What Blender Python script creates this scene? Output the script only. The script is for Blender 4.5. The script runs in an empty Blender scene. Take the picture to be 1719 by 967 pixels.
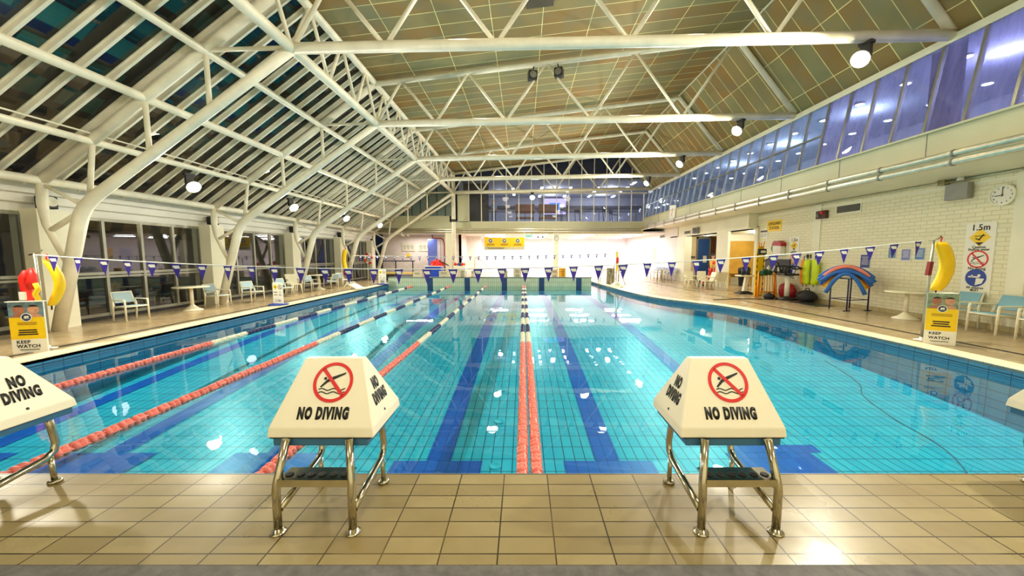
import bpy, bmesh, math, random
from mathutils import Matrix, Vector
random.seed(7)
S = bpy.context.scene
C = S.collection
PI = math.pi
# ------------------------------------------------------------------ camera, world, exposure
FOC, CX, CY, EYE = 620.0, 878.0, 483.5, 1.7
PITCH = math.atan(55.5 / FOC)
cd = bpy.data.cameras.new('camera'); cam = bpy.data.objects.new('camera', cd); C.objects.link(cam)
cd.sensor_fit = 'HORIZONTAL'; cd.sensor_width = 36.0; cd.lens = 36.0 * FOC / 1719.0
cd.shift_x = -(CX - 859.5) / 1719.0; cd.shift_y = 0
cd.clip_start = 0.05; cd.clip_end = 200
cam.location = (0, 0, EYE); cam.rotation_euler = (PI / 2 - PITCH, 0, 0)
S.camera = cam
S.view_settings.view_transform = 'Standard'; S.view_settings.look = 'None'
S.view_settings.gamma = 1; S.view_settings.use_curve_mapping = False
S.view_settings.exposure = 0.33
S.cycles.max_bounces = 7; S.cycles.diffuse_bounces = 4; S.cycles.glossy_bounces = 4
S.cycles.transparent_max_bounces = 16; S.cycles.sample_clamp_indirect = 3.0
S.cycles.caustics_reflective = False; S.cycles.caustics_refractive = False
W = bpy.data.worlds.new('night'); S.world = W; W.use_nodes = True
W.node_tree.nodes['Background'].inputs[0].default_value = (0.012, 0.016, 0.03, 1)
W.node_tree.nodes['Background'].inputs[1].default_value = 0.5
P_FLOOD = 430.0; P_HALL = 130.0; P_GYM = 75.0
WARM = (1.0, 0.93, 0.76)

def ray(u, v):
    a = (u - CX) / FOC; b = (CY - v) / FOC
    return Vector((a, math.cos(PITCH) + b * math.sin(PITCH), -math.sin(PITCH) + b * math.cos(PITCH)))
def G(u, v, z=0.0):
    d = ray(u, v); s = (z - EYE) / d.z; return Vector((d.x * s, d.y * s, z))
def AX(u, v, X):
    d = ray(u, v); s = X / d.x; return Vector((X, d.y * s, EYE + d.z * s))
def AY(u, v, Y):
    d = ray(u, v); s = Y / d.y; return Vector((d.x * s, Y, EYE + d.z * s))

# ------------------------------------------------------------------ materials
MATS = {}
def lin(c): return tuple((x / 12.92 if x <= .04045 else ((x + .055) / 1.055) ** 2.4) for x in c)
def newmat(name):
    m = bpy.data.materials.new(name); m.use_nodes = True; nt = m.node_tree; nt.nodes.clear()
    out = nt.nodes.new('ShaderNodeOutputMaterial'); return m, nt, out
def mat(name, col, rough=.5, metal=0.0, var=.06, scale=4.0, bump=0.0, spec=.5, trans=0.0, coat=0.0):
    if name in MATS: return MATS[name]
    m, nt, out = newmat(name); N = nt.nodes; L = nt.links
    b = N.new('ShaderNodeBsdfPrincipled'); L.new(b.outputs[0], out.inputs[0])
    b.inputs['Roughness'].default_value = rough; b.inputs['Metallic'].default_value = metal
    b.inputs['Specular IOR Level'].default_value = spec; b.inputs['Coat Weight'].default_value = coat
    tc = N.new('ShaderNodeTexCoord'); nz = N.new('ShaderNodeTexNoise'); nz.inputs['Scale'].default_value = scale; nz.inputs['Detail'].default_value = 4
    L.new(tc.outputs['Object'], nz.inputs['Vector'])
    c = lin(col); r = N.new('ShaderNodeValToRGB')
    r.color_ramp.elements[0].position = .3; r.color_ramp.elements[1].position = .7
    r.color_ramp.elements[0].color = tuple(x * (1 - var) for x in c) + (1,); r.color_ramp.elements[1].color = tuple(min(1, x * (1 + var)) for x in c) + (1,)
    L.new(nz.outputs['Fac'], r.inputs[0]); L.new(r.outputs[0], b.inputs['Base Color'])
    if bump:
        bp = N.new('ShaderNodeBump'); bp.inputs['Strength'].default_value = bump; bp.inputs['Distance'].default_value = .01
        L.new(nz.outputs['Fac'], bp.inputs['Height']); L.new(bp.outputs[0], b.inputs['Normal'])
    m.diffuse_color = c + (1,); MATS[name] = m; return m
def emit(name, col, st):
    if name in MATS: return MATS[name]
    m, nt, out = newmat(name); e = nt.nodes.new('ShaderNodeEmission'); e.inputs[0].default_value = lin(col) + (1,); e.inputs[1].default_value = st
    nt.links.new(e.outputs[0], out.inputs[0]); MATS[name] = m; return m
def tiles(name, c1, c2, mortar, w, h, gap, axes='xy', off=(0, 0), offset=0.0, rough=.4, bump=.3, stain=0.0, stain_col=(.3, .2, .1), uv=False, bias=0.0, roughvar=0.0, smooth=.1):
    if name in MATS: return MATS[name]
    m, nt, out = newmat(name); N = nt.nodes; L = nt.links
    b = N.new('ShaderNodeBsdfPrincipled'); L.new(b.outputs[0], out.inputs[0]); b.inputs['Roughness'].default_value = rough
    tc = N.new('ShaderNodeTexCoord'); sp = N.new('ShaderNodeSeparateXYZ'); cb = N.new('ShaderNodeCombineXYZ')
    L.new(tc.outputs['UV' if uv else 'Object'], sp.inputs[0])
    for i, ax in enumerate(axes):
        ad = N.new('ShaderNodeMath'); ad.operation = 'ADD'; ad.inputs[1].default_value = -off[i] + 40 * (w if i == 0 else h)
        L.new(sp.outputs[{'x': 0, 'y': 1, 'z': 2}[ax]], ad.inputs[0]); L.new(ad.outputs[0], cb.inputs[i])
    br = N.new('ShaderNodeTexBrick'); br.offset = offset; br.squash = 1
    br.inputs['Scale'].default_value = 1; br.inputs['Brick Width'].default_value = w; br.inputs['Row Height'].default_value = h
    br.inputs['Mortar Size'].default_value = gap; br.inputs['Mortar Smooth'].default_value = smooth; br.inputs['Bias'].default_value = bias
    br.inputs['Color1'].default_value = lin(c1) + (1,); br.inputs['Color2'].default_value = lin(c2) + (1,); br.inputs['Mortar'].default_value = lin(mortar) + (1,)
    L.new(cb.outputs[0], br.inputs['Vector'])
    src = br.outputs['Color']
    nz = N.new('ShaderNodeTexNoise'); nz.inputs['Scale'].default_value = 1.3; nz.inputs['Detail'].default_value = 6; L.new(tc.outputs['Object'], nz.inputs['Vector'])
    if stain:
        mr = N.new('ShaderNodeMapRange'); mr.inputs[1].default_value = .45; mr.inputs[2].default_value = .75; mr.inputs[3].default_value = 0; mr.inputs[4].default_value = stain
        L.new(nz.outputs['Fac'], mr.inputs[0])
        mx = N.new('ShaderNodeMix'); mx.data_type = 'RGBA'; mx.inputs['B'].default_value = lin(stain_col) + (1,)
        L.new(mr.outputs[0], mx.inputs['Factor']); L.new(src, mx.inputs['A']); src = mx.outputs['Result']
    L.new(src, b.inputs['Base Color'])
    if roughvar:
        m2 = N.new('ShaderNodeMapRange'); m2.inputs[3].default_value = rough - roughvar; m2.inputs[4].default_value = rough + roughvar
        m2.inputs[1].default_value = .35; m2.inputs[2].default_value = .65
        L.new(nz.outputs['Fac'], m2.inputs[0]); L.new(m2.outputs[0], b.inputs['Roughness'])
    if bump:
        bp = N.new('ShaderNodeBump'); bp.inputs['Strength'].default_value = bump; bp.inputs['Distance'].default_value = .004; bp.invert = True
        L.new(br.outputs['Fac'], bp.inputs['Height']); L.new(bp.outputs[0], b.inputs['Normal'])
    MATS[name] = m; return m
def fres(nt, ior):
    """Fresnel of a thin sheet, the same from both of its sides"""
    f = nt.nodes.new('ShaderNodeFresnel'); g = nt.nodes.new('ShaderNodeNewGeometry'); m = nt.nodes.new('ShaderNodeMapRange')
    m.inputs[3].default_value = ior; m.inputs[4].default_value = 1 / ior
    nt.links.new(g.outputs['Backfacing'], m.inputs[0]); nt.links.new(m.outputs[0], f.inputs[0]); return f
def glass(name, tint, refl=1.45, haze=0.0, haze_col=(1, 1, 1), rough=0.0, dirt=0.0):
    if name in MATS: return MATS[name]
    m, nt, out = newmat(name); N = nt.nodes; L = nt.links
    t = N.new('ShaderNodeBsdfTransparent'); t.inputs[0].default_value = tint + (1,)
    g = N.new('ShaderNodeBsdfGlossy'); g.inputs['Roughness'].default_value = rough
    f = fres(nt, refl)
    mx = N.new('ShaderNodeMixShader'); L.new(f.outputs[0], mx.inputs[0]); L.new(g.outputs[0], mx.inputs[2])
    first = t.outputs[0]
    if haze:
        d = N.new('ShaderNodeBsdfTranslucent'); d.inputs[0].default_value = haze_col + (1,)
        d2 = N.new('ShaderNodeBsdfDiffuse'); d2.inputs[0].default_value = haze_col + (1,)
        a = N.new('ShaderNodeMixShader'); a.inputs[0].default_value = .35; L.new(d.outputs[0], a.inputs[1]); L.new(d2.outputs[0], a.inputs[2])
        h = N.new('ShaderNodeMixShader'); h.inputs[0].default_value = haze
        if dirt:
            tc = N.new('ShaderNodeTexCoord'); mp = N.new('ShaderNodeMapping'); mp.inputs['Scale'].default_value = (3, 3, .25)
            nz = N.new('ShaderNodeTexNoise'); nz.inputs['Scale'].default_value = 2.0; nz.inputs['Detail'].default_value = 5
            L.new(tc.outputs['Object'], mp.inputs[0]); L.new(mp.outputs[0], nz.inputs['Vector'])
            mr = N.new('ShaderNodeMapRange'); mr.inputs[1].default_value = .3; mr.inputs[2].default_value = .7
            mr.inputs[3].default_value = max(0, haze - dirt); mr.inputs[4].default_value = haze + dirt
            L.new(nz.outputs['Fac'], mr.inputs[0]); L.new(mr.outputs[0], h.inputs[0])
        L.new(t.outputs[0], h.inputs[1]); L.new(a.outputs[0], h.inputs[2]); first = h.outputs[0]
    L.new(first, mx.inputs[1]); L.new(mx.outputs[0], out.inputs[0]); MATS[name] = m; return m

cream = mat('cream_paint', (.93, .92, .83), .5, var=.05, scale=1.2)
truss_paint = mat('truss_enamel', (.96, .94, .86), .38, var=.10, scale=2.5)
white_paint = mat('white_paint', (.93, .92, .88), .55, var=.03, scale=1)
hall_paint = mat('hall_paint', (.95, .93, .96), .6, var=.02)
steel = mat('stainless', (.78, .75, .66), .16, 1.0, var=.08, scale=9)
galv = mat('galvanised', (.84, .83, .76), .38, .75, var=.1, scale=12)
black = mat('black_plastic', (.05, .05, .055), .45)
blackink = mat('black_ink', (.03, .03, .03), .5)
darkgrey = mat('dark_grey', (.16, .16, .17), .5)
grey = mat('grey_plastic', (.50, .50, .47), .5)
alu = mat('aluminium', (.62, .62, .56), .35, .6, var=.06, scale=6)
resin = mat('white_resin', (.92, .90, .80), .4, var=.03)
sling = mat('blue_sling', (.52, .72, .80), .6, var=.05, scale=30)
sling2 = mat('pale_sling', (.62, .72, .76), .6, var=.05, scale=30)
cover_m = mat('cover_fibreglass', (.955, .93, .84), .35, var=.015, scale=3)
red = mat('sign_red', (.85, .07, .05), .4)
yellow = mat('sign_yellow', (.96, .80, .05), .45)
foam_yellow = mat('foam_yellow', (.98, .80, .02), .5)
foam_red = mat('foam_red', (.88, .12, .08), .5)
lime = mat('foam_lime', (.82, .93, .02), .5)
orange = mat('orange_plastic', (.96, .58, .05), .45)
blue = mat('sign_blue', (.10, .24, .62), .45)
platform_blue = mat('platform_blue', (.22, .42, .56), .45)
signwhite = mat('sign_white', (.94, .93, .88), .4, var=.01)
flag_blue = mat('flag_purple_blue', (.20, .14, .58), .55, var=.05, scale=15)
rope_m = mat('rope_white', (.92, .92, .90), .6)
brown = mat('brown_wood', (.36, .22, .13), .5, var=.2, scale=6)
timber = mat('yellow_timber', (.80, .62, .24), .4, var=.12, scale=3)
pink_foam = mat('foam_pink', (.97, .55, .48), .6)
blue_foam = mat('foam_blue', (.16, .42, .78), .6, var=.08, scale=10)
green = mat('sign_green', (.10, .50, .38), .45)
float_red = mat('float_red', (.96, .54, .49), .35, var=.08, scale=20)
float_white = mat('float_white', (.93, .92, .84), .4, var=.06, scale=20)
float_blue = mat('float_blue', (.18, .22, .42), .4, var=.08, scale=20)
skin_m = mat('skin', (.80, .58, .46), .5)
deck_near = tiles('deck_tile_near', (.64, .58, .42), (.56, .50, .35), (.20, .16, .07), .33, .128, .0045, 'xy', (.186, .045), 0, .36, .8, .85, (.50, .42, .22), roughvar=.14)
deck_side = tiles('deck_tile_side', (.70, .62, .48), (.64, .56, .42), (.50, .42, .30), .25, .125, .003, 'xy', (0, 0), 0, .22, .3, .10, (.62, .54, .40), roughvar=.06)
coping_m = tiles('coping_tile', (.96, .92, .78), (.93, .88, .72), (.70, .62, .42), .5, .25, .004, 'xy', (0, 0), 0, .35, .3)
edge_strip = mat('worn_edge_strip', (.40, .39, .38), .7, var=.25, scale=14, bump=.5)
pool_tile = tiles('pool_tile', (.20, .74, .85), (.15, .69, .82), (.01, .30, .44), .135, .27, .0065, 'xy', (0, 0), 0, .35, .2)
pool_wall = tiles('pool_wall_tile', (.26, .54, .68), (.22, .49, .65), (.05, .22, .38), .27, .135, .005, 'yz', (0, 0), 0, .3, .2)
pool_wall_x = tiles('bulkhead_tile', (.78, .83, .72), (.74, .80, .69), (.38, .46, .40), .12, .25, .006, 'xz', (0, -.15), 0, .35, .2)
line_blue = tiles('line_tile', (.0, .36, .78), (.0, .32, .74), (.0, .16, .48), .135, .27, .004, 'xy', (0, 0), 0, .35, .2)
bulk_blue = mat('bulkhead_dark_tile', (.10, .24, .42), .35)
brickw = tiles('white_brick', (.93, .91, .79), (.91, .89, .77), (.82, .79, .64), .30, .10, .006, 'yz', (0, 0), .5, .5, .9)
skirt_t = tiles('skirting_tile', (.74, .68, .50), (.70, .64, .46), (.5, .45, .3), .2, .13, .004, 'yz', (0, 0), 0, .35, .3)
ceil_m = tiles('ceiling_panels', (.54, .52, .36), (.57, .42, .20), (.96, .92, .66), 1.38, .53, .010, 'xy', (0, 0), 0, .85, 0, .75, (.46, .47, .37), uv=True, bias=-.1)
facade_m = mat('fascia_panel', (.80, .79, .66), .5, var=.06, scale=.8)
dark_ground = mat('terrace_paving', (.33, .28, .22), .8, var=.2)
roof_glass = glass('roof_glass', (.55, .58, .56), 1.55)
win_glass = glass('window_glass', (.75, .77, .75), 1.6)
gym_glass = glass('gallery_glass', (.78, .80, .84), 1.5, .10, (.60, .62, .68))
blue_glass = glass('side_gallery_glass', (.74, .76, .98), 1.45, .34, (.56, .54, .95), 0.0, .12)
pale_glass = glass('side_gallery_glass_pale', (.75, .84, .97), 1.45, .26, (.55, .70, .92), 0.0, .08)
gym_wall = mat('gym_wall', (.66, .67, .73), .7)
gym_ceil = mat('gym_ceiling', (.74, .76, .80), .8)
gym_dark = mat('gym_dark', (.16, .14, .13), .6)
lamp_glow = emit('lamp_glow', (1, .95, .78), 90)
tube_glow = emit('tube_glow', (.93, .95, 1), 18)
hall_glow = emit('hall_glow', (1, 1, 1), 25)

def water_mat():
    m, nt, out = newmat('pool_water'); N = nt.nodes; L = nt.links
    t = N.new('ShaderNodeBsdfTransparent'); t.inputs[0].default_value = (.62, .95, 1.0, 1)
    g = N.new('ShaderNodeBsdfGlossy'); g.inputs['Roughness'].default_value = .012
    f = fres(nt, 1.33)
    mx = N.new('ShaderNodeMixShader'); L.new(f.outputs[0], mx.inputs[0]); L.new(t.outputs[0], mx.inputs[1]); L.new(g.outputs[0], mx.inputs[2])
    tc = N.new('ShaderNodeTexCoord'); mp = N.new('ShaderNodeMapping'); mp.inputs['Scale'].default_value = (1, .7, 1)
    nz = N.new('ShaderNodeTexNoise'); nz.inputs['Scale'].default_value = 1.6; nz.inputs['Detail'].default_value = 3
    bp = N.new('ShaderNodeBump'); bp.inputs['Strength'].default_value = .14; bp.inputs['Distance'].default_value = .02
    L.new(tc.outputs['Object'], mp.inputs[0]); L.new(mp.outputs[0], nz.inputs['Vector']); L.new(nz.outputs['Fac'], bp.inputs['Height'])
    L.new(bp.outputs[0], g.inputs['Normal']); L.new(bp.outputs[0], f.inputs['Normal']); L.new(mx.outputs[0], out.inputs[0]); return m
water_m = water_mat()

# ------------------------------------------------------------------ mesh helpers
class B:
    def __init__(s): s.bm = bmesh.new(); s.uv = None
    def box(s, x0, x1, y0, y1, z0, z1, mi=0):
        v = [s.bm.verts.new(p) for p in ((x0, y0, z0), (x1, y0, z0), (x1, y1, z0), (x0, y1, z0), (x0, y0, z1), (x1, y0, z1), (x1, y1, z1), (x0, y1, z1))]
        for f in ((0, 3, 2, 1), (4, 5, 6, 7), (0, 1, 5, 4), (1, 2, 6, 5), (2, 3, 7, 6), (3, 0, 4, 7)):
            s.bm.faces.new([v[i] for i in f]).material_index = mi
        return s
    def hull8(s, lo, hi, mi=0):
        v = [s.bm.verts.new(p) for p in list(lo) + list(hi)]; n = len(lo)
        s.bm.faces.new([v[i] for i in range(n)][::-1]).material_index = mi; s.bm.faces.new([v[n + i] for i in range(n)]).material_index = mi
        for i in range(n):
            j = (i + 1) % n; s.bm.faces.new((v[i], v[j], v[n + j], v[n + i])).material_index = mi
        return s
    def poly(s, pts, mi=0):
        f = s.bm.faces.new([s.bm.verts.new(p) for p in pts]); f.material_index = mi; return s
    def quad(s, p0, p1, p2, p3, mi=0):
        if s.uv is None: s.uv = s.bm.loops.layers.uv.new('UVMap')
        p0, p1, p2, p3 = map(Vector, (p0, p1, p2, p3)); a = (p1 - p0).length; b = (p3 - p0).length
        f = s.bm.faces.new([s.bm.verts.new(p) for p in (p0, p1, p2, p3)]); f.material_index = mi
        for l, c in zip(f.loops, ((0, 0), (a, 0), (a, b), (0, b))): l[s.uv].uv = c
        return s
    def prism(s, pts, d):
        """extrude a planar polygon by vector d"""
        d = Vector(d); return s.hull8([Vector(p) for p in pts], [Vector(p) + d for p in pts])
    def tube(s, pts, r, n=12, mi=0, caps=True):
        pts = [Vector(p) for p in pts]; rs = r if isinstance(r, (list, tuple)) else [r] * len(pts)
        t0 = (pts[1] - pts[0]).normalized(); up = Vector((0, 0, 1)) if abs(t0.z) < .9 else Vector((0, 1, 0))
        nrm = t0.cross(up).normalized(); rings = []
        for i, p in enumerate(pts):
            if i == 0: t = t0
            elif i == len(pts) - 1: t = (pts[-1] - pts[-2]).normalized()
            else: t = ((pts[i + 1] - p).normalized() + (p - pts[i - 1]).normalized()).normalized()
            nrm = (nrm - t * nrm.dot(t)).normalized(); bi = t.cross(nrm)
            rings.append([s.bm.verts.new(p + (nrm * math.cos(2 * PI * k / n) + bi * math.sin(2 * PI * k / n)) * rs[i]) for k in range(n)])
        for a, b in zip(rings, rings[1:]):
            for k in range(n):
                f = s.bm.faces.new((a[k], a[(k + 1) % n], b[(k + 1) % n], b[k])); f.smooth = True; f.material_index = mi
        if caps:
            s.bm.faces.new(rings[0][::-1]).material_index = mi; s.bm.faces.new(rings[-1]).material_index = mi
        return s
    def lathe(s, prof, c=(0, 0, 0), n=20, axis='z', mi=0, smooth=True):
        c = Vector(c); rings = []
        for r, h in prof:
            rg = []
            for k in range(n):
                a = 2 * PI * k / n; x, y = r * math.cos(a), r * math.sin(a)
                p = {'z': (x, y, h), 'y': (x, h, y), 'x': (h, x, y)}[axis]; rg.append(s.bm.verts.new(c + Vector(p)))
            rings.append(rg)
        for a, b in zip(rings, rings[1:]):
            for k in range(n):
                f = s.bm.faces.new((a[k], a[(k + 1) % n], b[(k + 1) % n], b[k])); f.smooth = smooth; f.material_index = mi
        for rg in (rings[0][::-1], rings[-1]):
            if (rg[0].co - rg[1].co).length > 1e-5: s.bm.faces.new(rg).material_index = mi
        return s
    def disc(s, c, r, n=24, mi=0, sx=1.0):
        return s.poly([(c[0] + r * sx * math.cos(2 * PI * k / n), c[1] + r * math.sin(2 * PI * k / n), c[2] if len(c) > 2 else 0) for k in range(n)], mi)
    def ring(s, c, r0, r1, n=36, mi=0):
        v = []
        for k in range(n):
            a = 2 * PI * k / n; v.append([s.bm.verts.new((c[0] + r * math.cos(a), c[1] + r * math.sin(a), 0)) for r in (r0, r1)])
        for k in range(n): s.bm.faces.new((v[k][0], v[k][1], v[(k + 1) % n][1], v[(k + 1) % n][0])).material_index = mi
        return s
    def bar(s, p, q, w, mi=0):
        """flat bar in the XY plane"""
        p = Vector((p[0], p[1], 0)); q = Vector((q[0], q[1], 0)); d = (q - p).normalized(); n = Vector((-d.y, d.x, 0)) * w / 2
        return s.poly([p - n, q - n, q + n, p + n], mi)
    def solid(s, h):
        """give the flat XY artwork a thickness h"""
        r = bmesh.ops.extrude_face_region(s.bm, geom=list(s.bm.faces)); bmesh.ops.translate(s.bm, vec=(0, 0, h), verts=[g for g in r['geom'] if isinstance(g, bmesh.types.BMVert)]); return s
    def xf(s, M): s.bm.transform(M); return s
    def bevel(s, w, seg=2):
        bmesh.ops.remove_doubles(s.bm, verts=list(s.bm.verts), dist=1e-5)
        bmesh.ops.bevel(s.bm, geom=list(s.bm.edges), offset=w, segments=seg, affect='EDGES', profile=.5); return s
def obj(name, b, m, parent=None, kind=None, label=None, fix=True):
    me = bpy.data.meshes.new(name)
    if fix: bmesh.ops.recalc_face_normals(b.bm, faces=list(b.bm.faces))
    b.bm.to_mesh(me); b.bm.free()
    for k in (m if isinstance(m, (list, tuple)) else [m]): me.materials.append(k)
    o = bpy.data.objects.new(name, me); C.objects.link(o)
    if parent: o.parent = parent
    if kind: o['kind'] = kind
    if label: o['label'] = label
    return o
def struct(name, b, m, parent=None, fix=True): return obj(name, b, m, parent, None if parent else 'structure', fix=fix)
def tag(o, label, cat, group=None):
    o['label'] = label; o['category'] = cat
    if group: o['group'] = group
    return o
def thing(name, label, cat, loc=(0, 0, 0), rz=0, group=None):
    o = bpy.data.objects.new(name, None); C.objects.link(o); o.location = loc; o.rotation_euler = (0, 0, rz); o.empty_display_size = .2
    return tag(o, label, cat, group)
def sthing(name, loc=(0, 0, 0)):
    o = bpy.data.objects.new(name, None); C.objects.link(o); o.location = loc; o['kind'] = 'structure'; return o
KIDS = {}
def kids(o): return [c for c in C.objects if c.parent == o]
def dup(root, loc, rz=0, label=None, group=None):
    def rec(o, par):
        c = o.copy(); C.objects.link(c)
        if par: c.parent = par
        if o.name not in KIDS: KIDS[o.name] = kids(o)
        for k in KIDS[o.name]: rec(k, c)
        return c
    r = rec(root, None); r.location = loc; r.rotation_euler = (0, 0, rz)
    if label: r['label'] = label
    if group: r['group'] = group
    return r
def frame_mat(o, r, u):
    """matrix taking XY artwork to a plane with origin o, right r, up u"""
    r = Vector(r).normalized(); u = Vector(u).normalized(); n = r.cross(u)
    M = Matrix.Identity(4)
    for i in range(3): M[i][0] = r[i]; M[i][1] = u[i]; M[i][2] = n[i]; M[i][3] = o[i]
    return M
TXT = {}
def text(body, size, xs=1.0, bold=0.0, align='CENTER', shear=0.0):
    key = (body, size, xs, bold, align, shear)
    if key not in TXT:
        cu = bpy.data.curves.new('t', 'FONT'); cu.body = body; cu.size = size; cu.offset = bold; cu.align_x = align; cu.align_y = 'CENTER'; cu.resolution_u = 3; cu.space_character = 1.0 + 3.2 * bold / size; cu.shear = shear
        to = bpy.data.objects.new('t', cu); C.objects.link(to); dg = bpy.context.evaluated_depsgraph_get(); dg.update()
        me = bpy.data.meshes.new_from_object(to.evaluated_get(dg)); TXT[key] = me
        bpy.data.objects.remove(to)
    b = B(); b.bm.from_mesh(TXT[key])
    if xs != 1: b.xf(Matrix.Scale(xs, 4, (1, 0, 0)))
    for f in b.bm.faces: f.material_index = 0
    return b
def join(a, b, mi=None):
    me = bpy.data.meshes.new('tmp'); 
    if mi is not None:
        for f in b.bm.faces: f.material_index = mi
    b.bm.to_mesh(me); b.bm.free(); a.bm.from_mesh(me); bpy.data.meshes.remove(me); return a
def T(x, y, z=0): return Matrix.Translation((x, y, z))

# pre-generate lettering while the scene is still small
for args in (('NO DIVING', .094, .56, .0068), ('NO', .102, .50, .0065), ('DIVING', .102, .50, .0065)): text(*args)

def add_light(name, loc, p, col, r=.12, typ='POINT', size=None, rot=None):
    l = bpy.data.lights.new(name, typ); l.energy = p; l.color = col
    if typ == 'POINT': l.shadow_soft_size = r
    if typ == 'AREA': l.shape = 'RECTANGLE'; l.size, l.size_y = size
    o = bpy.data.objects.new(name, l); C.objects.link(o); o.location = loc
    if rot: o.rotation_euler = rot
    return o

# ------------------------------------------------------------------ key dimensions
WATER = -.135
YE = 2.74                 # near pool edge
XL = -7.9                 # left pool edge
YB = 21.6                 # face of the far bulkhead
CUR = [(7.32, YE), (7.32, 6), (7.22, 8), (7.05, 10), (6.75, 12), (6.1, 13.2), (5.4, 14.4), (5.0, 16), (4.75, 18), (4.6, 20), (4.45, 22), (4.4, 24.2)]
def catmull(P, n=5):
    out = []
    for i in range(len(P) - 1):
        p0 = P[max(i - 1, 0)]; p1 = P[i]; p2 = P[i + 1]; p3 = P[min(i + 2, len(P) - 1)]
        for k in range(n):
            t = k / n; out.append(tuple(.5 * (2 * p1[j] + (p2[j] - p0[j]) * t + (2 * p0[j] - 5 * p1[j] + 4 * p2[j] - p3[j]) * t * t + (-p0[j] + 3 * p1[j] - 3 * p2[j] + p3[j]) * t ** 3) for j in range(len(p1))))
    return out + [tuple(P[-1])]
CURV = catmull(CUR)
def fz(y):
    P = [(-9, -.95), (4.6, -.95), (7.5, -.72), (11, -.50), (15, -.42), (30, -.38)]
    for (a, za), (b_, zb) in zip(P, P[1:]):
        if y <= b_: return za + (zb - za) * (y - a) / (b_ - a)
    return P[-1][1]

# ================================================================== SETTING: floor and pool
def offs(P, d):
    out = []
    for i, p in enumerate(P):
        a = Vector(P[max(i - 1, 0)]); b_ = Vector(P[min(i + 1, len(P) - 1)]); t = (b_ - a).normalized(); out.append((p[0] + t.y * d, p[1] - t.x * d))
    return out
COPO = offs(CURV, .42)
XR = 10.7
b = B()                                            # near deck
b.quad((-11.1, 1.89, 0), (XR, 1.89, 0), (XR, YE - .002, 0), (-11.1, YE - .002, 0))
b.quad((-11.1, -5, 0), (XR, -5, 0), (XR, 1.8, 0), (-11.1, 1.8, 0))
fl = struct('floor', b, deck_near)
b = B().box(-11.1, XR, 1.8, 1.89, -.05, -.001)
struct('trim_1', b, edge_strip)
b = B().box(-11.1, XL, YE - .05, YE, -.06, -.001).box(XL, 7.32, YE - .05, YE + .012, -.16, -.004)
struct('trim_2', b, mat('pool_lip', (.45, .50, .52), .4, var=.1))
b = B()                                            # side and far decks
b.quad((-11.1, YE, 0), (-8.62, YE, 0), (-8.62, 40, 0), (-11.1, 40, 0))
b.quad((-8.59, YE, 0), (-8.35, YE, 0), (-8.35, 22, 0), (-8.59, 22, 0))
b.quad((-8.59, 22, 0), (4.0, 22, 0), (4.0, 40, 0), (-8.59, 40, 0))
b.quad((4.0, 24.2, 0), (8.4, 24.2, 0), (8.4, 40, 0), (4.0, 40, 0))
def dline(y): return 8.9 - .055 * y if y < 12 else 8.24 - (y - 12) * .03
for (p, q) in zip(COPO, COPO[1:]):
    a0, a1 = dline(p[1]), dline(q[1])
    b.quad((p[0], p[1], 0), (a0 - .015, p[1], 0), (a1 - .015, q[1], 0), (q[0], q[1], 0))
    b.quad((a0 + .015, p[1], 0), (16.0, p[1], 0), (16.0, q[1], 0), (a1 + .015, q[1], 0))
yq = COPO[-1][1]
b.quad((8.4, yq, 0), (16, yq, 0), (16, 40, 0), (8.4, 40, 0))
struct('floor_side', b, deck_side)
b = B().box(-8.66, -8.56, YE, 22, -.05, .003)
for (p, q) in zip(COPO, COPO[1:]):
    a0, a1 = dline(p[1]), dline(q[1]); b.quad((a0 - .05, p[1], .003), (a0 + .05, p[1], .003), (a1 + .05, q[1], .003), (a1 - .05, q[1], .003))
struct('trim_3', b, blackink)
b = B()                                            # coping
b.box(-8.35, XL, YE, 22, -.05, 0.012)
for i in range(len(CURV) - 1):
    p, q, r, t = CURV[i], CURV[i + 1], COPO[i + 1], COPO[i]
    b.hull8([(p[0], p[1], -.05), (q[0], q[1], -.05), (r[0], r[1], -.05), (t[0], t[1], -.05)], [(p[0], p[1], .012), (q[0], q[1], .012), (r[0], r[1], .012), (t[0], t[1], .012)])
struct('trim_4', b, coping_m)
# pool shell
b = B(); ys = [YE - 1.2] + [YE + i * .6 for i in range(37)]
for y0, y1 in zip(ys, ys[1:]): b.quad((XL - .02, y0, fz(y0)), (7.6, y0, fz(y0)), (7.6, y1, fz(y1)), (XL - .02, y1, fz(y1)))
struct('floor_pool', b, pool_tile)
b = B().quad((XL, YE, -1), (XL, 22, -1), (XL, 22, 0), (XL, YE, 0))
for p, q in zip(CURV, CURV[1:]): b.quad((p[0], p[1], -1), (q[0], q[1], -1), (q[0], q[1], -.0), (p[0], p[1], -.0))
struct('wall_pool_side', b, pool_wall)
b = B().box(XL, 7.32, YE - .1, YE, -1, -.05); struct('wall_pool_near', b, pool_wall_x)
b = B().box(XL + .001, XL + .006, YE, YB, -.105, -.088)
for p, q in zip(CURV, CURV[1:]): b.quad((p[0] - .004, p[1], -.105), (q[0] - .004, q[1], -.105), (q[0] - .004, q[1], -.088), (p[0] - .004, p[1], -.088))
struct('trim_5', b, mat('band_line', (.10, .22, .32), .4))
b = B().quad((XL, YE - .05, WATER), (4.0, YE - .05, WATER), (4.0, YB, WATER), (XL, YB, WATER)); b.bm.free(); b = B()
b.poly([(XL, YE - .05, WATER)] + [(p[0], p[1], WATER) for p in CURV] + [(4.0, 24.2, WATER), (4.0, YB, WATER), (XL, YB, WATER)])
wt = obj('pool_water', b, water_m, kind='structure')
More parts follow.
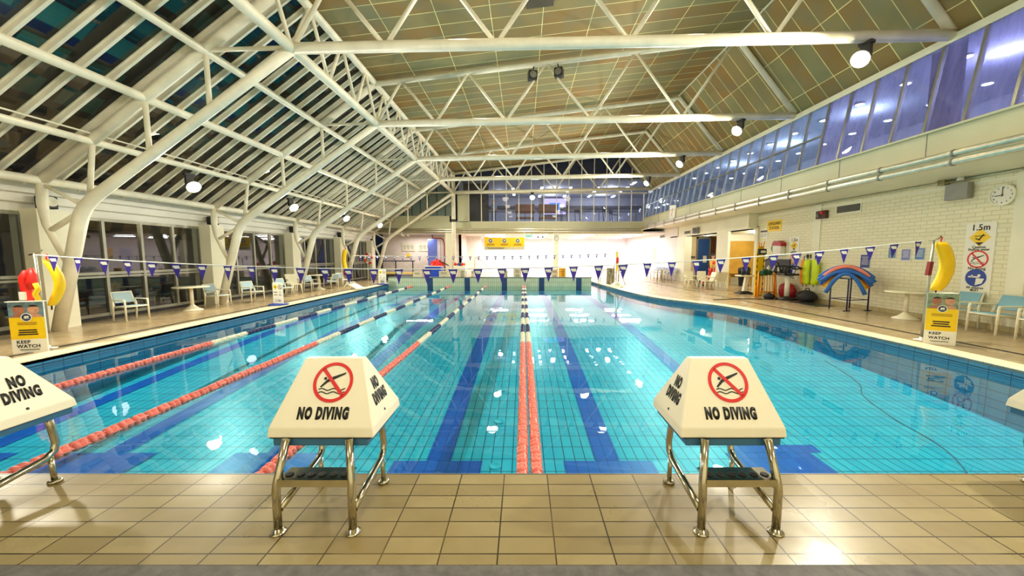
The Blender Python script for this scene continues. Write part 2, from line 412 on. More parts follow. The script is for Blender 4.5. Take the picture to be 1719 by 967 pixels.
# floor lines
b = B()
LX = [-7.3, -5.45, -3.27, -1.09, 1.09, 3.27]
def strip(b, x0, x1, y0, y1, h=.006):
    n = max(1, int((y1 - y0) / .6)); yy = [y0 + (y1 - y0) * i / n for i in range(n + 1)]
    for a, c in zip(yy, yy[1:]): b.quad((x0, a, fz(a) + h), (x1, a, fz(a) + h), (x1, c, fz(c) + h), (x0, c, fz(c) + h))
for x in LX:
    strip(b, x - .16, x + .16, 4.55 if abs(x) < 2 else 4.73, 20.6)
    strip(b, x - .57, x + .57, 4.27, 4.545 if abs(x) < 2 else 4.72); strip(b, x - .5, x + .5, 20.61, 20.85)
strip(b, 2.85, 4.0, 4.725, 4.90, .007)
struct('trim_6', b, line_blue)
b = B(); cp = [G(1385, 600, -.6), G(1440, 635, -.68), G(1450, 655, -.7), G(1500, 690, -.75), G(1560, 730, -.85), G(1600, 765, -.93), G(1630, 800, -.93)]
cp = [Vector(c) for c in catmull([tuple(c) for c in cp], 6)]
b.tube([(c.x, c.y, fz(c.y) + .004) for c in cp], .009, 6); struct('trim_7', b, mat('dark_joint', (.04, .36, .48), .6))
# drain covers on the floor of the middle lane
d0 = None
for (u, v) in ((831, 783), (838, 708), (842, 655)):
    p = G(u, v, -.93); p = Vector((p.x, p.y, fz(p.y)))
    for _ in range(4): p = G(u, v, fz(p.y))
    if d0 is None:
        b = B().lathe([(.075, 0), (.075, .012), (.06, .016), (.055, .010), (.001, .010)], n=20)
        d0 = tag(obj('floor_drain', b, mat('drain_plastic', (.16, .74, .84), .4)), 'small round inlet cover on the pool floor left of the middle float lines', 'drain', 'round covers in the middle lane floor'); d0.location = p
    else: dd = dup(d0, p)
# far bulkhead
b = B().box(XL, 4.0, YB, YB + .4, -.9, .36); struct('wall_bulkhead', b, pool_wall_x)
b = B().box(XL - .02, 4.02, YB - .02, YB + .42, .36, .40); struct('trim_8', b, mat('bulkhead_cap', (.42, .46, .42), .5))
b = B()
for x in LX[1:]: b.box(x - .16, x + .16, YB - .006, YB, -.5, .36)
struct('trim_9', b, bulk_blue)

# ================================================================== SETTING: walls
WX = -11.1
b = B(); b.box(WX - .15, WX + .02, -5, 27, 2.66, 2.86).box(WX - .15, WX + .14, -5, 27, 2.86, 3.06).box(WX - .15, WX + .26, -5, 27, 3.06, 3.28).box(WX - .15, WX + .02, -5, 27, 0, .1)
struct('wall_left', b, white_paint)
b = B().box(WX - .02, WX + .05, -5, 27, 0.0, .09); struct('baseboard_left', b, mat('dark_base', (.12, .11, .10), .5))
FY = [-.8, 3.7, 8.2, 12.7, 17.2, 21.7, 26.2]
# left windows: one per bay
wn = 0
for i, y in enumerate(FY[:-1]):
    wn += 1
    w = sthing('window_%d' % wn, (WX, y + .65, 0)); L_ = 4.5 - .6
    obj('window_pane', B().box(-.006, .006, 0, L_, .12, 2.66), win_glass, w)
    f = B().box(-.04, .04, 0, L_, 2.58, 2.66).box(-.04, .04, 0, L_, .09, .17)
    obj('window_frame', f, alu, w)
    obj('transom', B().box(-.04, .045, 0, L_, 1.18, 1.25).box(-.03, .04, 0, L_, 1.10, 1.15), alu, w)
    for k in range(5):
        yy = k * (L_ / 4); obj('mullion', B().box(-.04, .05, yy - .035, yy + .035, .09, 2.62), alu, w)
# piers
b = B()
for y in FY[1:]: b.box(WX - .2, WX + .42, y + .02, y + .62, 0, 2.72)
b.box(WX - .2, WX + .1, -1, -.2, 0, 2.72)
struct('wall_piers', b, cream)
# right wall
b = B().box(XR, XR + .2, -5, 17, .13, 3.55); struct('wall_right', b, brickw)
b = B().box(XR - .012, XR + .2, -5, 17, 0, .13); struct('baseboard_right', b, skirt_t)
b = B().box(XR - .03, XR, 7.85, 8.15, .13, 3.5).box(XR - .03, XR, 13.4, 13.75, .13, 3.5).box(XR - .02, XR, -5, 17, 3.36, 3.42)
struct('trim_10', b, cream)
# fascia under the side gallery, leaning glazing above it
b = B().box(8.7, 8.9, -5, 27, 3.74, 4.30).box(8.62, 8.9, -5, 27, 4.28, 4.32).box(8.9, 16, -5, 40, 3.95, 4.15)
struct('wall_fascia_right', b, facade_m)
b = B().box(8.695, 8.7, 5.6, 5.615, 3.75, 4.28)
for y in (8.2, 10.4, 12.7, 15, 17.2, 19.5, 21.7, 24): b.box(8.693, 8.7, y, y + .015, 3.75, 4.28)
struct('trim_11', b, grey)
b = B().quad((8.7, -5, 3.74), (10.9, -5, 3.55), (10.9, 40, 3.55), (8.7, 40, 3.74)); struct('ceiling_soffit', b, cream)
b = B().box(8.99, 9.12, -5, 27, 6.14, 6.30); struct('trim_12', b, cream)
w = sthing('window_%d' % (wn + 1), (8.72, 0, 4.32)); wn += 1
tl = Vector((.30, 0, 1.82))
k = 0; y = 1.65 - .74 * 9
while y < 27:
    obj('mullion', B().prism([(-.03, y - .025, 0), (.05, y - .025, 0), (.05, y + .025, 0), (-.03, y + .025, 0)], tl), alu, w)
    y1 = min(y + .74, 27.0)
    pm = pale_glass if y > 11 else blue_glass
    obj('window_pane', B().quad((0, y + .025, 0), (0, y1 - .025, 0), (tl.x, y1 - .025, tl.z), (tl.x, y + .025, tl.z)), pm, w)
    y += .74
t = B().prism([(-.03, 11.3, .88), (.05, 11.3, .88), (.05, 27, .88), (-.03, 27, .88)], tl * .025); t.xf(T(.145, 0, 0)); obj('transom', t, alu, w)
# behind the side gallery glass
b = B().box(15.9, 16.1, -5, 40, 4.15, 7.0); struct('wall_gallery', b, gym_wall)
b = B().box(9.1, 16, -5, 27, 6.95, 7.05).box(-5, 16, 27.1, 37, 7.05, 7.15); struct('ceiling_gallery', b, gym_ceil)
b = B().box(8.9, 16, -5, 40, 4.15, 4.19).box(-9, 8.9, 27.1, 37, 4.0, 4.06); struct('floor_gallery', b, mat('gym_floor', (.40, .42, .52), .6))
b = B().box(-11, 16, 35.4, 35.6, 4.06, 7.1).box(-4.62, -4.5, 27.1, 35.4, 4.06, 7.1); struct('wall_gallery_far', b, gym_wall)
# recess of doors on the right, piers and bulkhead box
b = B().box(10.27, 10.9, 17, 24.6, 2.88, 3.72); struct('wall_bulkhead_box', b, cream)
b = B().box(10.3, 16, 16.9, 26, 2.88, 2.95); struct('ceiling_recess', b, cream)
b = B().box(10.3, 10.42, 18.7, 19.8, 0, 2.9).box(10.3, 10.75, 23.7, 24.8, 0, 2.9).box(10.6, 10.76, 16.85, 17.05, 0, 2.9).box(10.7, 16, 16.9, 17.0, 0, 3); struct('wall_right_piers', b, cream)
b = B().box(10.4, 11.42, 24.5, 24.6, 0, 2.9).box(12.9, 16, 24.5, 24.6, 0, 2.9); struct('wall_recess_end', b, mat('warm_wall', (.95, .87, .70), .6))
b = B().box(12.3, 12.9, 24.48, 24.6, 0, 2.9); struct('wall_recess_wood', b, brown)
d = sthing('door_1', (11.45, 24.45, 0))
obj('door_leaf', B().box(.06, .80, 0, .05, 0, 2.75), mat('door_blue', (.16, .34, .62), .4), d)
obj('door_frame', B().box(-.03, .06, -.03, .1, 0, 2.88).box(.80, .89, -.03, .1, 0, 2.88).box(-.03, .89, -.03, .1, 2.75, 2.88), alu, d)
obj('notice', B().box(.42, .66, -.01, 0, 1.2, 1.65), signwhite, d)
obj('door_handle', B().box(.68, .74, -.05, 0, 1.0, 1.1), steel, d)
b = B().box(11.5, 16, 21.5, 21.6, 0.4, 2.5); struct('wall_timber', b, timber)
b = B().box(11.5, 16, 21.48, 21.62, 0, .4).box(11.5, 16, 21.48, 21.62, 2.5, 2.9); struct('trim_13', b, cream)
b = B().box(11.8, 13.4, 21.2, 21.5, .62, .68); tag(obj('wooden_bench', b.box(11.9, 11.96, 21.25, 21.45, 0, .62).box(13.2, 13.26, 21.25, 21.45, 0, .62), timber), 'low timber ledge along the yellow wall inside the doorway', 'bench')
b = B().box(10.3, 10.5, 24.8, 40, 0, 3.6); struct('wall_right_far', b, tiles('hall_brick', (.95, .93, .93), (.93, .91, .92), (.84, .82, .84), .30, .10, .006, 'yz', (0, 0), .5, .6, .5))
# bright hall beyond the bulkhead
b = B().box(-4.95, 11, 37.0, 37.2, 0, 3.6); struct('wall_far', b, hall_paint)
b = B().box(-11.1, 16, 27.2, 38, 3.3, 3.4); struct('ceiling_far', b, hall_paint)
b = B().box(-11.1, -4.9, 29.5, 29.7, 0, 3.4).box(-5.1, -4.85, 29.5, 37, 0, 3.4).box(-4.9, -3.6, 32.0, 32.2, 0, 3.4); struct('wall_far_left', b, mat('far_left_paint', (.86, .82, .78), .6))
b = B().box(-11.1, 8.7, 26.9, 27.2, 3.45, 4.06).box(-11.1, 8.7, 27.0, 27.3, 3.25, 3.45).box(-11.1, -4.9, 26.85, 26.9, 3.6, 4.0)
struct('wall_fascia_far', b, facade_m)
b = B().box(2.2, 2.55, 26.7, 27.05, 0, 3.5).box(-5.6, -5.0, 26.8, 27.1, 0, 3.5); struct('wall_far_piers', b, cream)
b = B().box(-11.1, -5.3, 26.95, 27.1, 4.06, 4.5); struct('wall_far_upper_left', b, facade_m)
# far gallery glazing
w = sthing('window_%d' % (wn + 1), (0, 27.05, 4.06)); wn += 1
def zroof(x):
    if x < -4.9: return 7.45 + (x + 4.9) * .717
    if x < 7.0: return 7.45 + (x + 4.9) * 1.4 / 11.9
    return 8.85 - (x - 7.0) * 1.22
xs = [-3.9 + .9 * i for i in range(15)]
pts = [(-4.8, 0, 0), (8.8, 0, 0), (9.0, 0, 2.3), (7.0, 0, zroof(7) - 4.06), (-4.8, 0, zroof(-4.8) - 4.06)]
obj('window_pane', B().poly(pts), gym_glass, w)
for x in xs: obj('mullion', B().box(x - .028, x + .028, -.05, .03, 0, (zroof(x) - 4.06) if x < 8.6 else 2), truss_paint, w)
obj('transom', B().box(-4.8, 8.9, -.06, .03, 2.02, 2.12).box(-4.8, 8.9, -.05, .03, 0, .05), truss_paint, w)
b = B().box(-4.72, -3.92, 27.0, 27.04, 4.06, 6.1); struct('trim_14', b, facade_m)
w = sthing('window_%d' % (wn + 1), (0, 27.05, 4.5)); wn += 1
pts = [(-9.0, 0, 0), (-5.2, 0, 0), (-5.2, 0, zroof(-5.2) - 4.5)]
obj('window_pane', B().poly(pts), mat('grey_panel_glass', (.48, .54, .52), .2, var=.05), w)
for i in range(7):
    x = -8.6 + i * .6; obj('mullion', B().box(x - .02, x + .02, -.04, .02, 0, max(.1, zroof(x) - 4.5)), darkgrey, w)
b = B().box(-4.5, -2.6, 28.4, 28.5, 4.06, 7.1); struct('wall_gallery_dark', b, gym_dark)
b = B().box(-4.5, 11, 34.9, 35.35, 6.0, 6.25); struct('trim_15', b, mat('gym_band', (.20, .20, .24), .7))
# wall behind the camera
b = B().box(-11.2, 16, -5.2, -5, 0, 9.2); struct('wall_back', b, cream)
# ceiling
b = B()
b.quad((-4.95, -5, zroof(-4.9)), (7.0, -5, zroof(7)), (7.0, 27.1, zroof(7)), (-4.95, 27.1, zroof(-4.9)))
b.quad((9.1, 27.1, 6.30), (9.1, -5, 6.30), (7.0, -5, zroof(7)), (7.0, 27.1, zroof(7)))
# second slope needs its long side across the fall: rebuilt with matching panels
b.bm.free(); b = B()
b.quad((-4.95, -5, zroof(-4.9)), (7.0, -5, zroof(7)), (7.0, 27.1, zroof(7)), (-4.95, 27.1, zroof(-4.9)))
b.quad((7.0, -5, zroof(7)), (9.1, -5, 6.30), (9.1, 27.1, 6.30), (7.0, 27.1, zroof(7)))
struct('ceiling', b, ceil_m)
b = B().box(6.98, 7.02, -5, 27, 8.79, 8.83); struct('trim_16', b, cream)
# skylight: glass with sloping glazing bars
GX0, GZ0, GX1, GZ1 = -11.15, 3.14, -4.95, 7.58
w = sthing('window_%d' % (wn + 1), (0, 0, 0)); wn += 1
obj('window_pane', B().quad((GX0, -5, GZ0), (GX1, -5, GZ1), (GX1, 27.1, GZ1), (GX0, 27.1, GZ0)), roof_glass, w)
dv = Vector((GX1 - GX0, 0, GZ1 - GZ0)); nv = Vector((-dv.z, 0, dv.x)).normalized()
y = 3.18
while y < 27:
    base = Vector((GX0, y, GZ0)); q = B().prism([base + Vector((0, -.028, 0)) - nv * .11, base + Vector((0, .028, 0)) - nv * .11, base + Vector((0, .028, 0)), base + Vector((0, -.028, 0))], dv)
    q.prism([base + Vector((0, -.05, 0)) - nv * .02, base + Vector((0, .05, 0)) - nv * .02, base + Vector((0, .05, 0)), base + Vector((0, -.05, 0))], dv)
    obj('glazing_bar', q, truss_paint, w); y += .5
# terrace outside
b = B().box(-20, WX - .15, -5, 30, -.1, -.01); struct('floor_terrace', b, dark_ground)
b = B().box(-16.2, -16, -5, 30, 0, 2.4); struct('wall_terrace', b, mat('terrace_wall', (.28, .26, .28), .8, var=.15))
b = B().quad((-14.5, -5, 6.2), (-14.5, 30, 6.2), (-8, 30, 12.5), (-8, -5, 12.5))  # green sheet painted as the panel ceiling mirrored in the skylight glass
struct('reflection_sheet_green', b, tiles('painted_reflection_green', (.20, .42, .36), (.15, .36, .32), (.03, .04, .04), 1.5, 1.1, .22, 'xy', (0, 0), 0, .6, 0, uv=True, smooth=0))
b = B().quad((-15.9, -5, 2.4), (-15.9, 30, 2.4), (-14.5, 30, 6.2), (-14.5, -5, 6.2))  # brown sheet painted as the lower rows of that skylight reflection
struct('reflection_sheet_brown', b, tiles('painted_reflection_brown', (.48, .38, .22), (.40, .31, .18), (.05, .04, .04), 1.5, 1.1, .22, 'xy', (0, 0), 0, .6, 0, uv=True, smooth=0))
for y in (4, 10, 16): add_light('terrace_fill', (-12.2, y, 7.0), 26, (.9, 1, .9), .2)  # added outdoor fill so the reflection sheets show, no fixture there
# ================================================================== roof steelwork
def make_frame():
    r = thing('roof_truss', 'x', 'truss')
    zb = lambda x: 6.03 + (x + 4.85) * .27 / 13.85
    zt = lambda x: 7.30 + (x + 4.9) * 1.4 / 11.9
    obj('bottom_chord', B().tube([(-4.85, 0, 6.03), (9.0, 0, 6.30)], .115, 14), truss_paint, r)
    obj('top_chord', B().tube([(-4.9, 0, 7.30), (7.0, 0, 8.68), (9.0, 0, 6.36)], .09, 12), truss_paint, r)
    bn = [-4.85, -2.9, -.56, 2.25, 5.26]; tn = [-4.0, -1.8, .75, 3.68, 6.95]
    for i in range(5):
        obj('web_member', B().tube([(bn[i], 0, zb(bn[i])), (tn[i], 0, zt(tn[i]))], .048, 8), truss_paint, r)
        if i < 4: obj('web_member', B().tube([(tn[i], 0, zt(tn[i])), (bn[i + 1], 0, zb(bn[i + 1]))], .048, 8), truss_paint, r)
    obj('rafter', B().tube([(-10.46, 0, 3.31), (-4.9, 0, 7.30)], .105, 14), truss_paint, r)
    leg = [(-4.85, 0, 6.03), (-6.5, 0, 4.90), (-8.2, 0, 3.74), (-9.30, 0, 2.99), (-9.54, 0, 2.78), (-9.67, 0, 2.58), (-9.76, 0, 2.32), (-10.45, 0, 0)]
    obj('inclined_leg', B().tube(leg, [.105, .105, .11, .12, .125, .13, .13, .12], 16), truss_paint, r)
    obj('eave_post', B().tube([(-10.46, 0, 3.31), (-10.5, 0, 2.8), (-10.46, 0, 2.36), (-10.12, 0, 1.55)], [.095, .09, .07, .05], 12), truss_paint, r)
    obj('brace', B().tube([(-10.42, 0, 3.22), (-9.62, 0, 2.78)], .04, 8), truss_paint, r)
    obj('brace', B().tube([(-10.44, 0, 2.2), (-9.75, 0, 2.6)], .055, 8), truss_paint, r)
    for x0, z0, x1, z1 in ((-9.27, 4.13, -9.45, 2.95), (-8.06, 5.03, -8.06, 3.84), (-6.69, 5.95, -6.69, 4.78)):
        obj('strut', B().tube([(x0, 0, z0), (x1, 0, z1)], .05, 8), truss_paint, r)
    obj('tie_rod', B().tube([(-6.69, 0, 6.0), (-4.85, 0, 6.05)], .045, 8), truss_paint, r)
    return r
FL = ['white tubular roof frame overhead closest to the viewpoint, mostly above the picture', 'white tubular roof frame with the large leg at far left of the photo', 'second white tubular roof frame from the left of the photo, loudspeakers on it', 'third white tubular roof frame counted from the left edge', 'fourth white tubular roof frame, its leg by the yellow tube on the left deck', 'farthest white tubular roof frame, just before the glazed gallery']
fr = make_frame(); fr.location = (0, FY[1], 0); fr['label'] = FL[0]; fr['group'] = 'white tubular roof frames'
frames = [fr]
for y, l in zip(FY[2:], FL[1:]): frames.append(dup(fr, (0, y, 0), 0, l))
# lattice girder along the hall
gi = thing('lattice_girder', 'long white lattice girder running down the hall where glass roof meets panel ceiling', 'girder', (-4.87, 0, 0))
obj('bottom_chord', B().tube([(0, -1, 6.03), (0, 26.2, 6.03)], .11, 14), truss_paint, gi)
obj('top_chord', B().tube([(-.02, -1, 7.34), (-.02, 26.2, 7.34)], .10, 14), truss_paint, gi)
y = 3.7
while y < 26:
    for k_ in range(3):
        a = y + k_ * 1.5
        obj('web_member', B().tube([(0, a, 6.03), (0, a + .75, 7.34)], .045, 8), truss_paint, gi)
        obj('web_member', B().tube([(0, a + .75, 7.34), (0, a + 1.5, 6.03)], .045, 8), truss_paint, gi)
    y += 4.5
for nm, x, z, r_, lb in (('purlin', -9.27, 4.13, .075, 'white tube purlin under the glass roof, lowest of the three, carrying the floodlights'), ('purlin', -8.06, 5.03, .09, 'white tube purlin under the glass roof, middle one of the three'), ('purlin', -6.69, 5.97, .085, 'white tube purlin under the glass roof, topmost of the three')):
    o = tag(obj(nm, B().tube([(0, 0, 0), (0, 28.4, 0)], r_, 12), truss_paint), lb, 'beam', 'purlins under the glass roof'); o.location = (x, -1.6, z)
o = tag(obj('eave_beam', B().tube([(0, 0, 0), (0, 28.4, 0)], .09, 12), truss_paint), 'white tube eave beam along the top of the left window wall', 'beam'); o.location = (-10.46, -1.6, 3.31)
o = tag(obj('conduit', B().tube([(0, 0, 0), (0, 23, 0)], .018, 6), truss_paint), 'thin white cable conduit above the lowest glass roof purlin', 'pipe'); o.location = (-9.2, 3.7, 4.28)
o = thing('steel_column', 'cream steel column rising in front of the far gallery at the lattice girder end', 'column', (-4.9, 26.38, 0))
obj('column_shaft', B().tube([(0, 0, 0), (0, 0, 7.5)], .15, 16), truss_paint, o)
obj('column_band', B().lathe([(.155, 4.02), (.165, 4.05), (.165, 4.18), (.155, 4.2)], n=16), darkgrey, o)
obj('brace', B().tube([(-.05, 0, 5.6), (-2.3, 0, 4.2)], .08, 10), truss_paint, o)
# ducts on the fascias
for z, r_, lb in ((3.71, .062, 'upper of two silver pipes along the right fascia'), (3.54, .07, 'lower of two silver pipes along the right fascia')):
    t = thing('service_pipe', lb, 'pipe', (8.54, -4, z), 0, 'silver service pipes')
    obj('pipe_run', B().tube([(0, 0, 0), (0, 30.8, 0)], r_, 10), galv, t)
    cb = B().tube([(0, 0, 0), (0, .05, 0)], r_ + .012, 10); c0 = obj('pipe_clip', cb, grey, t); c0.location = (0, 4, 0)
    for k_ in range(1, 18):
        c = c0.copy(); C.objects.link(c); c.parent = t; c.location = (0, 4 + 1.5 * k_, 0)
for z, lb in ((3.52, 'upper silver pipe across the far fascia'), (3.36, 'lower silver pipe across the far fascia')):
    o = tag(obj('service_pipe', B().tube([(0, 0, 0), (18.8, 0, 0)], .06, 10), galv), lb, 'pipe', 'silver service pipes'); o.location = (-10.4, 26.62, z)

# ================================================================== lamps
AIM = Vector((-.80, 0, -.60)).normalized()
def make_flood():
    t = thing('floodlight', 'x', 'lamp')
    M = T(-.10, 0, -.34) @ Vector((0, 0, -1)).rotation_difference(AIM).to_matrix().to_4x4()
    obj('lamp_housing', B().lathe([(.03, .16), (.08, .14), (.10, .05), (.17, -.04), (.18, -.08), (.165, -.08), (.12, -.02), (.001, -.01)], n=20).xf(M), grey, t)
    obj('bracket', B().box(-.03, .07, -.09, .09, -.30, .0).box(-.05, .09, -.12, .12, -.06, .0), darkgrey, t)
    obj('lens', B().lathe([(.001, -.16), (.06, -.15), (.12, -.12), (.155, -.07), (.16, -.05), (.001, -.04)], n=20).xf(M), lamp_glow, t)
    return t
fl0 = None
spots = []
for i, (y, nm) in enumerate(((3.7, 'above the picture'), (8.2, 'nearest in view'), (12.7, 'second from the front'), (17.2, 'third from the front'), (21.7, 'farthest'))): spots.append((7.22, y, 6.27 - .0, 'floodlight under the right end of a roof truss, ' + nm, 'floodlights at the right ends of the trusses', 1.0))
for i, (y, nm) in enumerate(((6.0, 'nearest, beyond the left edge'), (10.5, 'nearest in view'), (15.0, 'second one in view'), (19.4, 'third one in view'), (23.9, 'farthest'))): spots.append((-9.27, y, 4.13 - .075, 'floodlight on the lowest glass roof purlin, ' + nm, 'floodlights along the left purlin', .6))
spots.append((.64, 26.2, 6.14, 'brightest floodlight in the middle of the picture, before the far gallery glass', None, .9))
for x, y, z, lb, g, pw in spots:
    lo = (x, y, z - .10); rz = .38 if x > 0 else PI - .38
    if x == .64: rz = PI / 2
    if fl0 is None: fl0 = make_flood(); fl0.location = lo; fl0.rotation_euler = (0, 0, rz); fl0['label'] = lb; o = fl0
    else: o = dup(fl0, lo, rz, lb)
    if g: o['group'] = g
    elif 'group' in o: del o['group']
    dr = Matrix.Rotation(rz, 3, 'Z') @ AIM; p = Vector(lo) + Matrix.Rotation(rz, 3, 'Z') @ Vector((-.10, 0, -.34)) + dr * .30
    l = add_light('flood_light', p, P_FLOOD * pw * 1.7, WARM, .11, 'SPOT'); l.data.spot_size = math.radians(165); l.data.spot_blend = .35; l.data.shadow_soft_size = .11
    l.rotation_euler = Vector((0, 0, -1)).rotation_difference(dr).to_euler()
# lamps of the same kind behind the viewpoint (the hall goes on there)
for x, y, z in ((-5.0, -1.2, 5.4), (5.0, -1.2, 5.4), (0.0, .6, 5.6)): add_light('flood_light', (x, y, z), P_FLOOD * .6, WARM, .2)
# fill added above the truss chords to wash the panel ceiling, no fixtures
for y in (8.2, 12.7, 17.2, 21.7):
    for x in (-1.5, 3.8): add_light('ceiling_fill', (x, y + .25, 6.5), P_FLOOD * .07, WARM, .25)
# hall lights
hl = None
for y in (28.6, 31.2, 34.2):
    for x in (-2.2, 1.2, 4.8, 8.4):
        if hl is None:
            hl = thing('ceiling_batten', 'white fluorescent batten on the ceiling of the bright far hall', 'lamp', (x, y, 3.3), 0, 'fluorescent battens of the far hall')
            obj('batten_body', B().box(-.75, .75, -.07, .07, -.06, 0), signwhite, hl); obj('tube', B().tube([(-.7, 0, -.08), (.7, 0, -.08)], .02, 8), hall_glow, hl)
        else: dup(hl, (x, y, 3.3))
        add_light('hall_light', (x, y, 3.12), P_HALL, (.97, .94, 1.0), typ='AREA', size=(1.6, .3))
add_light('hall_light', (-8, 28.2, 3.1), 70, (1, .93, .9), typ='AREA', size=(2, .3))
# gallery lights
gl = None
for x, yy in ((8.2, (28, 30, 32.1, 34.2)), (6.0, (30, 32, 34)), (3.75, (30, 32, 34)), (1.5, (30, 32, 34)), (-.8, (30.5, 33))):
    for y in yy:
        if gl is None:
            gl = thing('ceiling_strip_light', 'short bright strip light on the ceiling behind the far gallery glass', 'lamp', (x, y, 7.04), 0, 'strip lights of the far gallery')
            obj('light_body', B().box(-.12, .12, -.5, .5, -.04, .0), signwhite, gl); obj('diffuser', B().box(-.1, .1, -.48, .48, -.06, -.04), tube_glow, gl)
        else: dup(gl, (x, y, 7.04))
for x, y in ((7, 30), (7, 33.5), (2.5, 30), (2.5, 33.5), (-2, 32)): add_light('gallery_light', (x, y, 6.7), P_GYM * .8, (.86, .88, 1), .2)
dl = None
for i in range(16):
    for x in (11.7, 14.2):
        y = 2.5 + i * 1.55
        if dl is None:
            dl = thing('round_downlight', 'round white downlight on the ceiling behind the blue side gallery glass', 'lamp', (x, y, 6.94), 0, 'downlights of the side gallery')
            obj('rim', B().lathe([(.15, 0), (.15, -.03), (.12, -.04)], n=16), signwhite, dl); obj('diffuser', B().lathe([(.001, -.05), (.12, -.04), (.12, -.01)], n=16), emit('down_glow', (.93, .95, 1), 25), dl)
        else: dup(dl, (x, y, 6.94))
for i in range(6): add_light('gallery_light', (12.5, 2 + i * 4, 6.5), P_GYM * 1.3, ((.58, .58, 1) if i < 3 else (.66, .80, 1)), .2)
# recess downlights
r0 = None
for x, y in ((11.3, 18.0), (12.0, 18.0), (11.0, 22.3), (12.4, 19.8)):
    if r0 is None:
        r0 = thing('recess_downlight', 'round downlight in the low ceiling of the doorway recess at right', 'lamp', (x, y, 2.87), 0, 'downlights of the doorway recess')
        obj('rim', B().lathe([(.15, 0), (.15, -.02), (.13, -.025)], n=16), signwhite, r0); obj('diffuser', B().lathe([(.001, -.03), (.13, -.025), (.13, -.01)], n=16), hall_glow, r0)
    else: dup(r0, (x, y, 2.87))
    add_light('recess_light', (x, y, 2.7), 45, (1, .93, .75), .12)
for y in (6, 12, 18): add_light('terrace_fill', (-13.5, y, 3.2), 10, (.8, .75, 1), .2)  # unseen fill added over the dark terrace

# ================================================================== OBJECTS
# ---- artwork helpers (XY plane, unit about 1)
def no_diving_art(r):
    """ring with slash, diver and waves, radius r: returns (red, black) builders"""
    a = B().ring((0, 0), r * .84, r).bar((-.60 * r, .68 * r), (.60 * r, -.68 * r), .17 * r).solid(.0015)
    k = B(); k.disc((-.42 * r, .18 * r), .075 * r, 14)
    k.poly([(-.62 * r, -.22 * r, 0), (-.56 * r, -.27 * r, 0), (-.28 * r, -.02 * r, 0), (.0, .12 * r, 0), (.56 * r, .40 * r, 0), (.58 * r, .49 * r, 0), (-.05 * r, .27 * r, 0), (-.33 * r, .12 * r, 0)])
    for yy in (-.36, -.52):
        pts = [(-.66 * r + i * .11 * r, yy * r + .05 * r * math.sin(i * 1.15), 0) for i in range(13)]
        for p, q in zip(pts, pts[1:]): k.bar(p, q, .05 * r)
    k.solid(.001); return a, k
